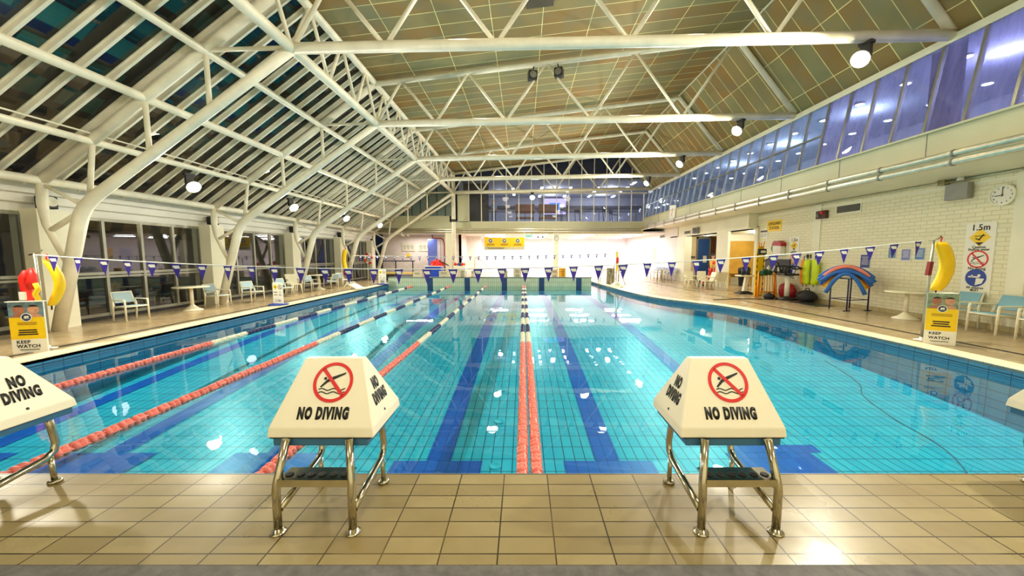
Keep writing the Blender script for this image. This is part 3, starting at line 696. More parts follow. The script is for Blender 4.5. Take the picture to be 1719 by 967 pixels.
# ---- starting blocks
def cover_bm(w0, w1, dep, z0, z1, y0, t=.06):
    b = B(); lo = [(-w0, y0, z0), (w0, y0, z0), (w0, y0 + dep, z0), (-w0, y0 + dep, z0)]
    mid = [(x * .985, y + (.01 if y == y0 else -.01), z0 + t) for x, y, z in lo]
    yt0, yt1 = y0 + dep * .43, y0 + dep * .53
    hi = [(-w1, yt0, z1), (w1, yt0, z1), (w1, yt1, z1), (-w1, yt1, z1)]
    v = [[b.bm.verts.new(p) for p in q] for q in (lo, mid, hi)]
    b.bm.faces.new(v[0][::-1]); b.bm.faces.new(v[2])
    for a, c in ((0, 1), (1, 2)):
        for i in range(4): b.bm.faces.new((v[a][i], v[a][(i + 1) % 4], v[c][(i + 1) % 4], v[c][i]))
    b.bevel(.007, 2)
    for f in b.bm.faces: f.smooth = False
    return b
def make_block():
    t = thing('starting_block', 'x', 'starting block')
    r = .024
    for s in (-1, 1):
        lg = obj('front_leg', B().tube([(s * .23, 0, 0), (s * .23, 0, .27), (s * .228, .008, .31), (s * .195, .07, .56)], r, 14), steel, t)
        obj('foot_flange', B().lathe([(.045, 0), (.045, .008), (.03, .012), (.026, .03)], (s * .23, 0, 0), 18), steel, lg)
        bl = obj('back_leg', B().tube([(s * .22, .50, .58), (s * .225, .52, .40), (s * .23, .53, .30), (s * .23, .515, .24), (s * .23, .46, .205), (s * .23, .30, .18), (s * .23, .02, .135)], r * .95, 14), steel, t)
        obj('foot_flange', B().tube([(s * .23, .49, .21), (s * .23, .50, 0)], .017, 10).lathe([(.04, 0), (.04, .02), (.028, .026)], (s * .23, .50, 0), 16), steel, bl)
    b = B().box(-.215, .215, -.012, .012, .30, .345).box(-.21, .21, -.01, .125, .335, .345)
    st = obj('step_tread', b, steel, t)
    b = B()
    for i in range(6): b.lathe([(.024, .347), (.024, .350), (.015, .351), (.001, .349)], (-.17 + i * .068, .045, 0), 12)
    obj('grip_stud', b, mat('rubber', (.10, .10, .09), .7), st)
    obj('cross_rail', B().tube([(-.22, .505, .50), (.22, .505, .50)], .014, 10), steel, t)
    obj('platform', B().box(-.30, .30, .100, .60, .500, .560).bevel(.008), platform_blue, t)
    obj('platform_edge', B().box(-.318, .318, .098, .602, .549, .557), blackink, t)
    cv = obj('cover', cover_bm(.335, .195, .51, .555, 1.005, .095), cover_m, t)
    n_up = Vector((0, .095 + .51 * .43 - .105, 1.005 - .615)).normalized()
    a, k = no_diving_art(.130)
    YT = .095 + .51 * .43; sl = (YT - .105) / .39; M = frame_mat(Vector((.025, .105 + .25 * sl, .615 + .25)), (1, 0, 0), n_up)
    off = M.to_3x3() @ Vector((0, 0, .002))
    obj('emblem_ring', a.xf(Matrix.Translation(off * 1.2) @ M), red, cv); obj('emblem_diver', k.xf(Matrix.Translation(off) @ M), blackink, cv)
    x = text('NO DIVING', .094, .56, .0068); x.solid(.001)
    M = frame_mat(Vector((.0, .105 + .075 * sl, .615 + .075)) + off, (1, 0, 0), n_up); obj('lettering', x.xf(M), blackink, cv)
    for s in (-1, 1):
        up = Vector((-s * (.33 - .195), 0, .39)).normalized(); rt = Vector((0, s, 0))
        for wd, h_ in (('NO', .225), ('DIVING', .13)):
            x = text(wd, .102, .50, .0065); x.solid(.001)
            o_ = Vector((s * .330, .095 + .245, .615)) + up * h_ + rt.cross(up) * .0025
            obj('lettering', x.xf(frame_mat(o_, rt, up)), blackink, cv)
        o_ = Vector((s * .330, .095 + .24, .615)) + up * .03
        obj('fixing_screw', B().lathe([(.009, -.002), (.009, .003), (.001, .004)], n=10).xf(frame_mat(o_, rt, up)), darkgrey, cv)
    return t
blk = make_block()
BL = ['starting block with white no diving cover, cut off by the left edge', 'starting block with white no diving cover, left one of the two fully in view', 'starting block with white no diving cover, right one of the two fully in view', 'starting block with white no diving cover, cut off by the right edge']
for i, (x, l) in enumerate(zip((-3.74, -1.275, 1.325, 4.02), BL)):
    o = blk if i == 0 else dup(blk, (0, 0, 0))
    o.location = (x, 2.13, 0); o['label'] = l; o['group'] = 'starting blocks along the near pool edge'
# ---- float lines
def disc_mesh(name, m):
    b = B().lathe([(.016, -.066), (.048, -.062), (.053, -.052), (.050, -.036), (.026, -.028), (.024, -.010), (.048, .000), (.053, .010), (.050, .026), (.026, .036), (.020, .064)], n=14, axis='y')
    b.box(-.055, .055, -.05, .045, -.006, .006).box(-.006, .006, -.05, .045, -.055, .055)
    bmesh.ops.recalc_face_normals(b.bm, faces=list(b.bm.faces)); me = bpy.data.meshes.new(name); b.bm.to_mesh(me); b.bm.free(); me.materials.append(m); return me
DM = {'r': disc_mesh('float_red', float_red), 'w': disc_mesh('float_white', float_white), 'b': disc_mesh('float_blue', float_blue)}
def colour_at(y):
    if y < 7.5: return 'r'
    if y > 20.3: return 'r'
    return 'w' if int((y - 7.5) / .95) % 2 == 0 else 'b'
FLN = [(-6.45, 'float line with red, white and blue discs, farthest left'), (-4.28, 'float line with red, white and blue discs, second from the left'), (-2.17, 'float line with red, white and blue discs behind the left starting block'), (-.005, 'left one of the two touching float lines in the pool middle'), (.118, 'right one of the two touching float lines in the pool middle')]
for x, l in FLN:
    t = thing('float_line', l, 'lane rope', (x, YE + .05, WATER + .012), 0, 'lane float lines'); n = int((YB - YE - .15) / .139)
    obj('wire', B().tube([(0, -.04, 0), (0, YB - YE - .06, 0)], .008, 6), steel, t)
    far = {'r': [], 'w': [], 'b': []}
    for i in range(n):
        yy = .08 + i * .139; c = colour_at(yy + YE)
        if i < 100:
            o = bpy.data.objects.new('float_disc', DM[c]); C.objects.link(o); o.parent = t; o.location = (0, yy, 0); o.rotation_euler = (0, random.random() * 3, 0)
        else: far[c].append(yy)
    b = B()
    for mi, c in enumerate('rwb'):
        for yy in far[c]: b.lathe([(.016, yy - .066), (.057, yy - .045), (.034, yy - .01), (.034, yy + .01), (.057, yy + .035), (.016, yy + .066)], n=10, axis='y', mi=mi)
    o = obj('float_disc', b, [float_red, float_white, float_blue], t); o['kind'] = 'stuff'
# ---- backstroke flag lines
def flag_line(P0, P1, sag, us, Y, label, w=.178, h=.285):
    """line from P0 to P1, flags at the X positions us"""
    t = thing('flag_line', label, 'flag line', P0); L0 = Vector(P0); D = Vector(P1) - L0
    def at(f): return D * f + Vector((0, 0, -4 * sag * f * (1 - f)))
    obj('rope', B().tube([at(i / 40) for i in range(41)], .011, 6), rope_m, t)
    fm = None
    for x in us:
        f = (x - L0.x) / D.x; p = at(f); k = random.uniform(-.05, .05)
        if fm is None:
            bb = B().prism([(-w / 2, 0, 0), (w / 2, 0, 0), (.0, .0, -h)], (0, .002, 0)); fo = obj('flag', bb, flag_blue, t); fm = fo
            bb = B().box(-w * .30, w * .26, -.003, -.001, -.075, -.040).box(-w * .18, w * .30, -.003, -.001, -.095, -.070)
            lo = obj('printed_mark', bb, signwhite, fo)
        else:
            fo = fm.copy(); C.objects.link(fo); fo.parent = t; l2 = lo.copy(); C.objects.link(l2); l2.parent = fo
        fo.location = p; fo.rotation_euler = (random.uniform(-.1, .1), 0, random.uniform(-.25, .25))
    return t
U = [91, 132, 174, 213.6, 254, 293.7, 337, 380, 419.2, 458.5, 502.4, 542.7, 582, 625.3, 667.4, 715, 759.3, 801.4, 842, 881.6, 921.4, 964, 1006.7, 1048.8, 1090.3, 1132, 1174, 1216, 1259, 1306, 1345.5, 1385, 1427, 1471.5, 1513, 1554.6]
flag_line((-8.7, 6.62, 1.70), (8.04, 7.26, 2.0), .40, [(u - CX) / FOC * (6.86 + (u - CX) * .0003) for u in U], 6.8, 'near line of purple blue triangle flags strung across the whole pool')
flag_line((-9.35, 20.3, 1.66), (5.1, 20.3, 1.78), .10, [-8.9 + .462 * i for i in range(30)], 20.3, 'far line of small dark triangle flags above the far end of the pool', .15, .24)
# ---- rescue tube (curved banana), hung from its top
def rescue_tube(label, loc, m, rz=0, L_=.95, w=.085, d=.06, bend=.14, group=None):
    t = thing('rescue_tube', label, 'rescue tube', loc, rz, group)
    b = B(); n = 14; pr = None; rings = []
    for i in range(n + 1):
        f = i / n; z = -f * L_; y = 0; x = bend * math.sin(f * PI); k = min(1, .72 + 3 * min(f, 1 - f))
        rings.append([b.bm.verts.new((x + w * k * math.cos(a) * (1 if abs(math.cos(a)) < .9 else .9), d * k * math.sin(a), z)) for a in [2 * PI * j / 12 for j in range(12)]])
    for a, c in zip(rings, rings[1:]):
        for j in range(12): b.bm.faces.new((a[j], a[(j + 1) % 12], c[(j + 1) % 12], c[j])).smooth = True
    b.bm.faces.new(rings[0]); b.bm.faces.new(rings[-1])
    obj('tube_body', b, m, t)
    obj('strap', B().tube([(.02, 0, .10), (.0, 0, .03), (.02, 0, -.05), (.05, -.062, -.08)], .012, 6), foam_red if m == foam_yellow else blackink, t)
    obj('clip', B().tube([(0, 0, -L_ + .02), (-.005, 0, -L_ - .08)], .012, 6), blackink, t)
    return t
def _red_band(t):
    obj('red_band', B().lathe([(.062, -.62), (.066, -.58), (.066, -.36), (.062, -.32)], (.05, 0, 0), 12), foam_red, t)
def flag_post(label, base, h, lean=0.0, rz=0):
    t = thing('flag_post', label, 'post', base, rz)
    obj('post_pole', B().tube([(lean, 0, 0), (0, 0, h)], .022, 10), alu, t)
    obj('post_foot', B().lathe([(.12, 0), (.12, .01), (.03, .02), (.028, .06)], (lean, 0, 0), 16), galv, t)
    obj('hook', B().tube([(-.10, 0, h - .02), (0, 0, h), (.10, 0, h + .02), (.14, 0, h + .07)], .012, 8), steel, t)
    return t
pl = (-8.72, 6.62, 0); flag_post('pair of thin metal poles at far left holding the near flag line', pl, 1.72, .05)
po = flag_post('thin metal pole at right holding the near flag line', (8.06, 7.30, 0), 2.0, -.06)
flag_post('thin metal pole holding the far flag line on the left deck', (-9.38, 20.3, 0), 1.7)
flag_post('thin metal pole holding the far flag line on the right deck', (5.12, 20.3, 0), 1.82)
rescue_tube('yellow rescue tube hung on the poles at far left', (-8.62, 6.70, 1.62), foam_yellow, .1, .84, .075, .07, .17)
o = thing('rescue_throw_bag', 'red and yellow throw bag hung on the poles at far left', 'throw bag', (-8.70, 6.52, .8))
obj('bag_body', B().tube([(-.07, 0, .62), (-.12, 0, .5), (-.13, .02, .3), (-.08, 0, .12), (0, -.02, .06)], [.04, .07, .075, .06, .03], 10).tube([(.02, 0, .66), (.06, -.02, .55), (.04, -.03, .4), (.06, -.02, .3)], [.03, .06, .075, .05], 10), foam_red, o)
obj('rope_bundle', B().tube([(.10, -.05, .02), (.15, -.05, .12), (.12, -.06, .22), (.17, -.05, .3), (.13, -.05, .4)], .035, 8), foam_yellow, o)
obj('bag_label', B().box(-.05, .05, -.15, -.12, .12, .26), signwhite, o)
rescue_tube('large yellow rescue tube hung on the pole at right', (8.20, 7.30, 1.95), foam_yellow, 0, .95, .145, .07, .17)
o = thing('red_sleeve', 'dark red sleeve strapped to the pole at right under the flag line end', 'sleeve', (7.98, 7.26, 1.30)); obj('sleeve_body', B().hull8([(-.05, -.03, 0), (.02, -.03, 0), (.02, .03, 0), (-.05, .03, 0)], [(-.02, -.03, .27), (.05, -.03, .27), (.05, .03, .27), (-.02, .03, .27)]), mat('dark_red', (.50, .06, .08), .5), o)
rescue_tube('yellow rescue tube on the far left deck, beside the red lifebuoy', (-9.62, 20.1, 2.0), foam_yellow, PI, 1.15, .12, .09, .1)
_t = rescue_tube('thin yellow and red rescue tube on the far right deck by the ladder', (5.12, 20.24, 1.88), foam_yellow, .1, 1.1, .055, .05, .06); _red_band(_t)
# ---- sign pieces
def wave_badge(r, m=blue, m2=signwhite):
    b = B().disc((0, 0), r, 24).solid(.002)
    k = B(); k.ring((0, 0), r * .9, r * 1.06); k.disc((-.15 * r, .1 * r), .3 * r, 12); k.disc((.25 * r, .15 * r), .28 * r, 12)
    for i in range(6): k.bar((-.6 * r + i * .2 * r, -.35 * r + .08 * r * (i % 2)), (-.4 * r + i * .2 * r, -.35 * r + .08 * r * ((i + 1) % 2)), .10 * r)
    return b, k.solid(.003)
def lines(n, w, h, gap, x0=0, y0=0, cen=True):
    b = B()
    for i in range(n):
        ww = w * random.uniform(.75, 1.0); xx = x0 - ww / 2 if cen else x0
        b.box(xx, xx + ww, y0 - i * gap - h, y0 - i * gap, 0, .002)
    return b
def poster_face(parent, M, w, h, seed=0):
    """lifesaving poster: photo strip with two heads, yellow panel, white foot"""
    def put(nm, b, m): return obj(nm, b.xf(M), m, parent)
    pic = put('photo_panel', B().box(-w / 2, w / 2, h * .70, h, 0, .003), mat('photo_back%d' % (seed % 2), ((.42, .52, .56), (.50, .56, .46))[seed % 2], .5, var=.35, scale=14))
    for sx, tone in ((-.2, (.66, .42, .32)), (.22, (.80, .58, .46))):
        put('photo_face', B().disc((sx * w, h * .85), w * .17, 18).solid(.005), mat('face_tone%.1f' % sx, tone, .5, var=.2, scale=25))
        put('photo_hair', B().poly([(sx * w + w * .18 * math.cos(a), h * .852 + w * .18 * math.sin(a), 0) for a in [.62 + (PI - 1.24) * i / 10 for i in range(11)]]).solid(.006), mat('hair_tone', (.14, .10, .08), .6))
        put('photo_face', B().poly([(sx * w - w * .24, h * .70, 0), (sx * w + w * .24, h * .70, 0), (sx * w + w * .14, h * .765, 0), (sx * w - w * .14, h * .765, 0)]).solid(.004), mat('face_tone%.1f' % sx, tone, .5))
    put('yellow_panel', B().box(-w / 2, w / 2, h * .27, h * .70, 0, .003), yellow)
    put('white_panel', B().box(-w / 2, w / 2, 0, h * .27, 0, .003), signwhite)
    b1, k1 = wave_badge(w * .15); Mb = Matrix.Translation((0, h * .70, .004))
    obj('badge', b1.xf(M @ Mb), mat('navy', (.08, .16, .30), .4), parent); obj('badge_mark', k1.xf(M @ Mb), signwhite, parent)
    b = lines(2, w * .7, h * .013, h * .03, 0, h * .60)
    obj('small_print', b.xf(M @ T(0, 0, .003)), mat('amber_ink', (.55, .38, .05), .5), parent)
    b = lines(3, w * .62, h * .024, h * .042, 0, h * .46); obj('small_print', b.xf(M @ T(0, 0, .003)), blackink, parent)
    for wd, yy in (('KEEP', .215), ('WATCH', .130)):
        x = text(wd, w * .17, 1.0, w * .005, 'LEFT'); x.solid(.002); obj('lettering', x.xf(M @ T(-w * .36, h * yy, .003)), blackink, parent)
    obj('small_print', lines(1, w * .7, h * .012, h * .03, 0, h * .07).xf(M @ T(0, 0, .003)), blackink, parent)
t = thing('poster_stand', 'yellow and white KEEP WATCH poster board with photo at the far left deck', 'poster', (-8.52, 6.33, 0))
ph = .89; pw = .46
obj('board_core', B().prism([(-pw / 2, 0, 0), (pw / 2, 0, 0), (pw / 2, .03, 0), (-pw / 2, .03, 0)], (0, 0, ph)), signwhite, t)
poster_face(t, frame_mat((0, -.004, 0), (1, 0, 0), (0, 0, 1)), pw, ph, 0); t.rotation_euler = (0, 0, math.radians(16)); t.location = (-8.60, 6.33, 0)
obj('board_cap', B().box(-pw / 2 - .02, pw / 2 + .02, -.02, .05, ph, ph + .015), signwhite, t)
t = thing('poster_stand', 'three sided KEEP WATCH poster tower at the right pool edge', 'poster', (8.0, 7.0, 0)); h2 = .98
A_, B_, C_ = Vector((-.27, .02, 0)), Vector((.10, -.20, 0)), Vector((.28, .10, 0))
obj('board_core', B().prism([A_, B_, C_], (0, 0, h2)), signwhite, t)
for p, q, sd in ((A_, B_, 1), (B_, C_, 0)):
    rt = (q - p).normalized(); w_ = (q - p).length; n_ = rt.cross(Vector((0, 0, 1))); poster_face(t, frame_mat((p + q) / 2 + n_ * .002, rt, (0, 0, 1)), w_ * .97, h2, sd)
# ---- depth signs on the deck and the big wall signs
def depth_sign(label, loc, depth, w=.40, h=.72, rz=0, group=None):
    t = thing('depth_sign', label, 'sign', loc, rz, group)
    obj('sign_board', B().box(-w / 2, w / 2, -.012, .012, .04, h), signwhite, t)
    obj('sign_base', B().lathe([(.30, 0), (.30, .03), (.20, .05), (.02, .05)], n=24), blue, t)
    M = frame_mat((0, -.0135, 0), (1, 0, 0), (0, 0, 1))
    s = w * .22; c = (-w * .22, h * .80)
    obj('warning_diamond', B().poly([(c[0] - s, c[1], 0), (c[0], c[1] - s, 0), (c[0] + s, c[1], 0), (c[0], c[1] + s, 0)]).solid(.002).xf(M), yellow, t)
    obj('warning_mark', B().bar((c[0] - s * .5, c[1] + s * .2), (c[0] + s * .5, c[1] + s * .2), s * .14).bar((c[0] - s * .3, c[1]), (c[0] + s * .3, c[1] - s * .45), s * .2).solid(.003).xf(M), blackink, t)
    a, k = no_diving_art(w * .20); obj('emblem_ring', a.xf(M @ T(w * .24, h * .80)), blackink, t); obj('emblem_diver', k.xf(M @ T(w * .24, h * .80)), blackink, t)
    for x_, w1 in ((-w * .22, 'Caution'), (w * .24, 'No')): obj('lettering', text(w1, .055, .8, .001).solid(.002).xf(M @ T(x_, h * .57)), blackink, t)
    for x_, w1 in ((-w * .22, 'Shallow'), (w * .24, 'Diving')): obj('lettering', text(w1, .055, .8, .001).solid(.002).xf(M @ T(x_, h * .45)), blackink, t)
    obj('lettering', text(depth, .12, .9, .003).solid(.002).xf(M @ T(0, h * .20)), blackink, t); return t
depth_sign('white depth sign reading 1.1m on round blue base, left deck', (-8.3, 12.45, .012), '1.1m', .42, .76, -.25)
depth_sign('white depth sign reading 0.9m on round blue base, far left pool corner', (-8.05, 21.1, .012), '0.9m', .48, .88, -.2)
def wall_board(name, label, cat, u0, v0, u1, v1, X=10.69, m=signwhite, dep=.012, group=None):
    p = AX(u0, v0, X); q = AX(u1, v1, X); y0, y1 = min(p.y, q.y), max(p.y, q.y); z1, z0 = max(p.z, q.z), min(p.z, q.z)
    um, vm = (u0 + u1) / 2, (v0 + v1) / 2; pm = AX(um, vm, X); f = (AX(um, v0, X).z - AX(um, v1, X).z) / 2; z0, z1 = pm.z - f, pm.z + f
    t = thing(name, label, cat, (X, pm.y, z0), 0, group); w = y1 - y0; h = z1 - z0
    obj('board', B().box(0, dep, -w / 2, w / 2, 0, h).xf(T(-dep + .008, 0, 0)), m, t)
    return t, frame_mat((-dep + .006, 0, 0), (0, -1, 0), (0, 0, 1)), w, h
def pool_sign(label, u0, v0, u1, v1, group=None):
    t, M, w, h = wall_board('pool_rules_sign', label, 'sign', u0, v0, u1, v1, group=group); w0 = w
    w = min(w, h * .36)
    def lt(s, y, size, bold=.0015): obj('lettering', text(s, size, .9, bold).solid(.002).xf(M @ T(0, y)), blackink, t)
    lt('1.5m', h * .93, w * .34, .003)
    s = w * .36; cy = h * .795
    obj('warning_diamond', B().poly([(-s, cy, 0), (0, cy - s, 0), (s, cy, 0), (0, cy + s, 0)]).solid(.002).xf(M), yellow, t)
    k = B().bar((-s * .5, cy + s * .15), (s * .5, cy + s * .2), s * .08).bar((-.05 * s, cy - .25 * s), (s * .35, cy + s * .35), s * .14).poly([(-s * .4, cy - s * .55, 0), (0, cy - s * .9, 0), (s * .4, cy - s * .55, 0)]).bar((-s * .4, cy - s * .1), (s * .05, cy - s * .3), s * .12)
    obj('warning_mark', k.solid(.003).xf(M), blackink, t)
    lt('Caution', h * .662, w * .15); lt('Shallow water', h * .628, w * .13)
    a, k = no_diving_art(w * .36); Mx = M @ T(0, h * .495); obj('emblem_ring', a.xf(Mx), red, t); obj('emblem_diver', k.xf(Mx), blackink, t)
    lt('No diving', h * .365, w * .16)
    Mx = M @ T(0, h * .235); r = w * .36
    obj('badge', B().disc((0, 0), r, 28).solid(.002).xf(Mx), blue, t)
    k = B().disc((.3 * r, .28 * r), .15 * r, 12).poly([(.0, -.85 * r, 0), (.62 * r, -.6 * r, 0), (.8 * r, -.05 * r, 0), (.05 * r, -.05 * r, 0)]).bar((-.7 * r, .1 * r), (.35 * r, .1 * r), .16 * r).disc((-.35 * r, .2 * r), .12 * r, 12)
    obj('badge_mark', k.solid(.003).xf(Mx), signwhite, t)
    lt('All children', h * .095, w * .13); lt('MUST', h * .06, w * .12); lt('be actively', h * .028, w * .12)
    return t
pool_sign('tall white sign reading 1.5m with three round symbols, above the right deck chairs', 1623, 374, 1660, 495)
pool_sign('small tall white 1.5m sign between lifeguard station and lime rescue tubes', 1326, 398, 1338, 469)
t, M, w, h = wall_board('lifeguard_station_sign', 'yellow sign reading LIFEGUARD STATION high on the right wall', 'sign', 1289, 370, 1311, 388, m=yellow)
for s_, yy in (('LIFEGUARD', .70), ('STATION', .28)): obj('lettering', text(s_, w * .20, .80, .004).solid(.002).xf(M @ T(0, h * yy)), mat('brown_ink', (.35, .22, .05), .5), t)
t, M, w, h = wall_board('notice_board', 'small white notice left of the lifeguard station sign', 'sign', 1277, 386, 1288, 400)
obj('heading', B().box(-w * .45, w * .45, h * .72, h * .92, 0, .002).xf(M), darkgrey, t); obj('small_print', lines(4, w * .35, h * .04, h * .12, w * .2, h * .6).xf(M), darkgrey, t); obj('round_mark', B().ring((-w * .22, h * .35), w * .12, w * .16).solid(.002).xf(M), blackink, t)
p = AX(1299.5, 417, 10.66); t = thing('first_aid_diamond', 'green diamond shaped sign beside the red case at the lifeguard station', 'sign', p)
obj('diamond_plate', B().prism([(0, -.22, 0), (0, 0, -.33), (0, .22, 0), (0, 0, .33)], (.02, 0, 0)), green, t)
obj('cross_mark', B().box(-.004, 0, -.03, .03, -.12, .12).box(-.004, 0, -.1, .1, -.035, .035), mat('pale_green', (.45, .75, .62), .5), t)
p = AX(1311, 424, 10.68); t = thing('rescue_case', 'white case with curved red lid on the lifeguard station wall', 'case', p)
obj('case_body', B().box(-.20, 0, -.24, .24, -.12, .30).bevel(.02), signwhite, t)
obj('case_lid', B().prism([(-.22, -.28, .26), (-.22, -.27, .38), (-.22, -.1, .48), (-.22, .2, .46), (-.22, .28, .30)], (.22, 0, 0)), mat('lid_red', (.66, .08, .10), .4), t)
p = AX(1298, 447, 10.5); t = thing('headset_rack', 'black rack of dark gear on the lifeguard station wall behind the spine board', 'rack', p)
obj('shelf', B().box(-.2, .18, -.75, .75, -.25, -.2).box(.14, .18, -.75, .75, -.2, .3), darkgrey, t)
obj('shelf_arch', B().tube([(-.15, -.7, -.2), (-.15, -.5, .15), (-.15, 0, .35), (-.15, .4, .2), (-.15, .7, -.2)], .03, 8), black, t)
for k_ in range(4):
    o = tag(obj('water_bottle', B().lathe([(.06, 0), (.07, .02), (.07, .16), (.03, .2), (.03, .24), (.001, .24)], n=10), signwhite), 'small pale container on the black gear rack at the lifeguard station', 'bottle', 'containers on the black gear rack'); o.location = (p.x - .08, p.y - .5 + .33 * k_, p.z - .2)
# spine board
p = G(1283, 497); t = thing('spine_board', 'tall yellow spine board standing at the lifeguard station', 'spine board', (9.88, 15.4, 0), .25)
obj('board', B().prism([(-.20, 0, 0), (.20, 0, 0), (.21, 0, 1.7), (.13, 0, 2.05), (-.13, 0, 2.05), (-.21, 0, 1.7)], (0, .06, 0)), foam_yellow, t)
b = B()
for i in range(7):
    for s_ in (-1, 1): b.box(s_ * .17 - .02, s_ * .17 + .02, -.004, 0, .2 + i * .24, .32 + i * .24)
obj('hand_hole', b, blackink, t); obj('head_block', B().box(-.19, .19, -.10, 0, 1.72, 1.95).bevel(.02), black, t); obj('head_strap', B().box(-.12, .12, -.115, -.10, 1.78, 1.88), signwhite, t)
obj('strap_end', B().tube([(-.12, 0, 2.0), (-.14, -.02, 2.22)], .02, 6).tube([(.1, 0, 2.0), (.13, -.02, 2.25)], .02, 6).tube([(0, 0, 2.0), (-.02, -.02, 2.2)], .02, 6), orange, t)
# folding barrier of orange frames
t = thing('folding_barrier', 'orange folding barrier with pale slats in front of the spine board', 'barrier', (9.75, 14.75, 0), .15)
for s_ in (-1, 1): obj('side_frame', B().tube([(s_ * .42 - .06, -.12, 0), (s_ * .36, 0, 1.0), (s_ * .42 + .06, .12, 0)], .035, 6), orange, t)
for i in range(5): obj('slat', B().hull8([(-.27 + i * .13, -.01, .12), (-.22 + i * .13, -.01, .12), (-.22 + i * .13, .01, .12), (-.27 + i * .13, .01, .12)], [(-.24 + i * .115, -.01, .92), (-.19 + i * .115, -.01, .92), (-.19 + i * .115, .01, .92), (-.24 + i * .115, .01, .92)]), mat('pale_orange', (.97, .80, .50), .5), t)
obj('cross_bar', B().box(-.36, .36, -.02, .02, .90, .95).box(-.40, .40, -.02, .02, .2, .24), orange, t)
b = B()
for i in range(14): b.lathe([(.02, -.05), (.09, 0), (.08, .08), (.01, .12)], (-.15 + random.uniform(-.15, .25), random.uniform(-.05, .05), .93 + random.uniform(-.05, .08)), 7)
o = tag(obj('green_net_bag', b, mat('dark_green', (.08, .30, .16), .6)), 'dark green bundle hanging over the top of the orange barrier', 'bag'); o.location = (9.75, 14.72, .02)
# stool
t = thing('lifeguard_stool', 'black seated stool on white column by the lifeguard station', 'stool', (10.05, 14.0, 0))
obj('stool_base', B().lathe([(.36, 0), (.36, .05), (.12, .10), (.08, .14)], n=20), black, t); obj('stool_column', B().tube([(0, 0, .1), (0, 0, .93)], .085, 12), signwhite, t)
obj('stool_seat', B().box(-.30, .28, -.24, .24, .93, 1.0).bevel(.03), black, t)
obj('back_hoop', B().tube([(-.25, -.26, .98), (-.34, -.28, 1.10), (-.28, -.28, 1.26), (.1, -.28, 1.28), (.3, -.28, 1.2), (.33, .05, 1.16), (.3, .28, 1.2), (.1, .28, 1.28), (-.28, .28, 1.26), (-.34, .28, 1.10), (-.25, .26, .98)], .03, 8), black, t)
def bag(label, loc, m, sc=(1, 1, 1), rz=0, m2=None):
    t = thing('kit_bag', label, 'bag', loc, rz); b = B(); bmesh.ops.create_icosphere(b.bm, subdivisions=3, radius=1)
    for v in b.bm.verts:
        v.co.z = max(v.co.z, -.75); n = .08 * math.sin(v.co.x * 7 + v.co.y * 3) * math.cos(v.co.z * 5); v.co = Vector((v.co.x * sc[0] * (1 + n), v.co.y * sc[1] * (1 + n), (v.co.z + .75) * sc[2] / 1.75 * (1 + n * .5)))
    for f in b.bm.faces: f.smooth = True
    obj('bag_body', b, m, t); obj('bag_handle', B().tube([(-sc[0] * .4, 0, sc[2] * .8), (-sc[0] * .2, 0, sc[2] * 1.15), (sc[0] * .2, 0, sc[2] * 1.15), (sc[0] * .4, 0, sc[2] * .8)], .018, 6), m2 or black, t); return t
bag('red bag lying behind the stool at the lifeguard station', (10.45, 14.55, 0), mat('bag_red', (.62, .08, .10), .6), (.2, .42, .62))
bag('black bag on the floor right of the stool base', (10.38, 13.42, 0), mat('bag_black', (.10, .10, .12), .7), (.26, .36, .42), 0)
bag('black bag on the floor left of the stool base', (9.55, 14.25, 0), mat('bag_black', (.10, .10, .12), .7), (.2, .2, .22), .3)
o = tag(obj('floor_mat', B().box(-.34, .34, -.62, .62, 0, .015), black), 'black rubber mat on the right deck against the wall', 'mat'); o.location = (10.0, 12.75, 0)
o = tag(obj('floor_cable', B().tube([(10.0, 14.1, .012), (9.5, 14.0, .012), (8.9, 14.15, .012), (8.2, 14.2, .012), (7.7, 14.0, .012), (7.2, 13.9, .012)], .014, 6), black), 'black cable lying across the right deck from the lifeguard station', 'cable')
# bins and stands
t = thing('rubbish_bin', 'black rubbish bin inside the doorway recess', 'bin', (12.1, 20.2, 0)); obj('bin_body', B().lathe([(.24, 0), (.30, .85), (.32, .85), (.32, .9)], n=16), mat('bin_grey', (.16, .18, .20), .5), t); obj('bin_lid', B().lathe([(.32, .9), (.28, 1.0), (.05, 1.05), (.001, 1.05)], n=16), black, t)
t = thing('side_table', 'narrow white stand on black foot left of the spine board', 'stand', (9.78, 16.2, 0)); obj('table_top', B().box(-.34, .34, -.25, .25, .76, .82).bevel(.01), signwhite, t); obj('table_leg', B().hull8([(-.12, -.08, .05), (.02, -.08, .05), (.02, .08, .05), (-.12, .08, .05)], [(-.02, -.06, .78), (.14, -.06, .78), (.14, .06, .78), (-.02, .06, .78)]), signwhite, t); obj('table_foot', B().hull8([(-.4, -.25, 0), (.3, -.25, 0), (.3, .25, 0), (-.4, .25, 0)], [(-.15, -.1, .12), (.1, -.1, .12), (.1, .1, .12), (-.15, .1, .12)]), black, t)
for dx in (-.12, .1):
    o = thing('drink_bottle', 'dark bottle standing on the narrow white stand', 'bottle', (9.78 + dx, 16.2, .82), 0, 'dark bottles on the white stand'); obj('bottle_body', B().lathe([(.075, 0), (.075, .25), (.04, .3)], n=12), mat('bottle_dark', (.10, .15, .20), .3), o); obj('cap', B().lathe([(.045, .3), (.045, .36), (.001, .36)], n=10), black, o)
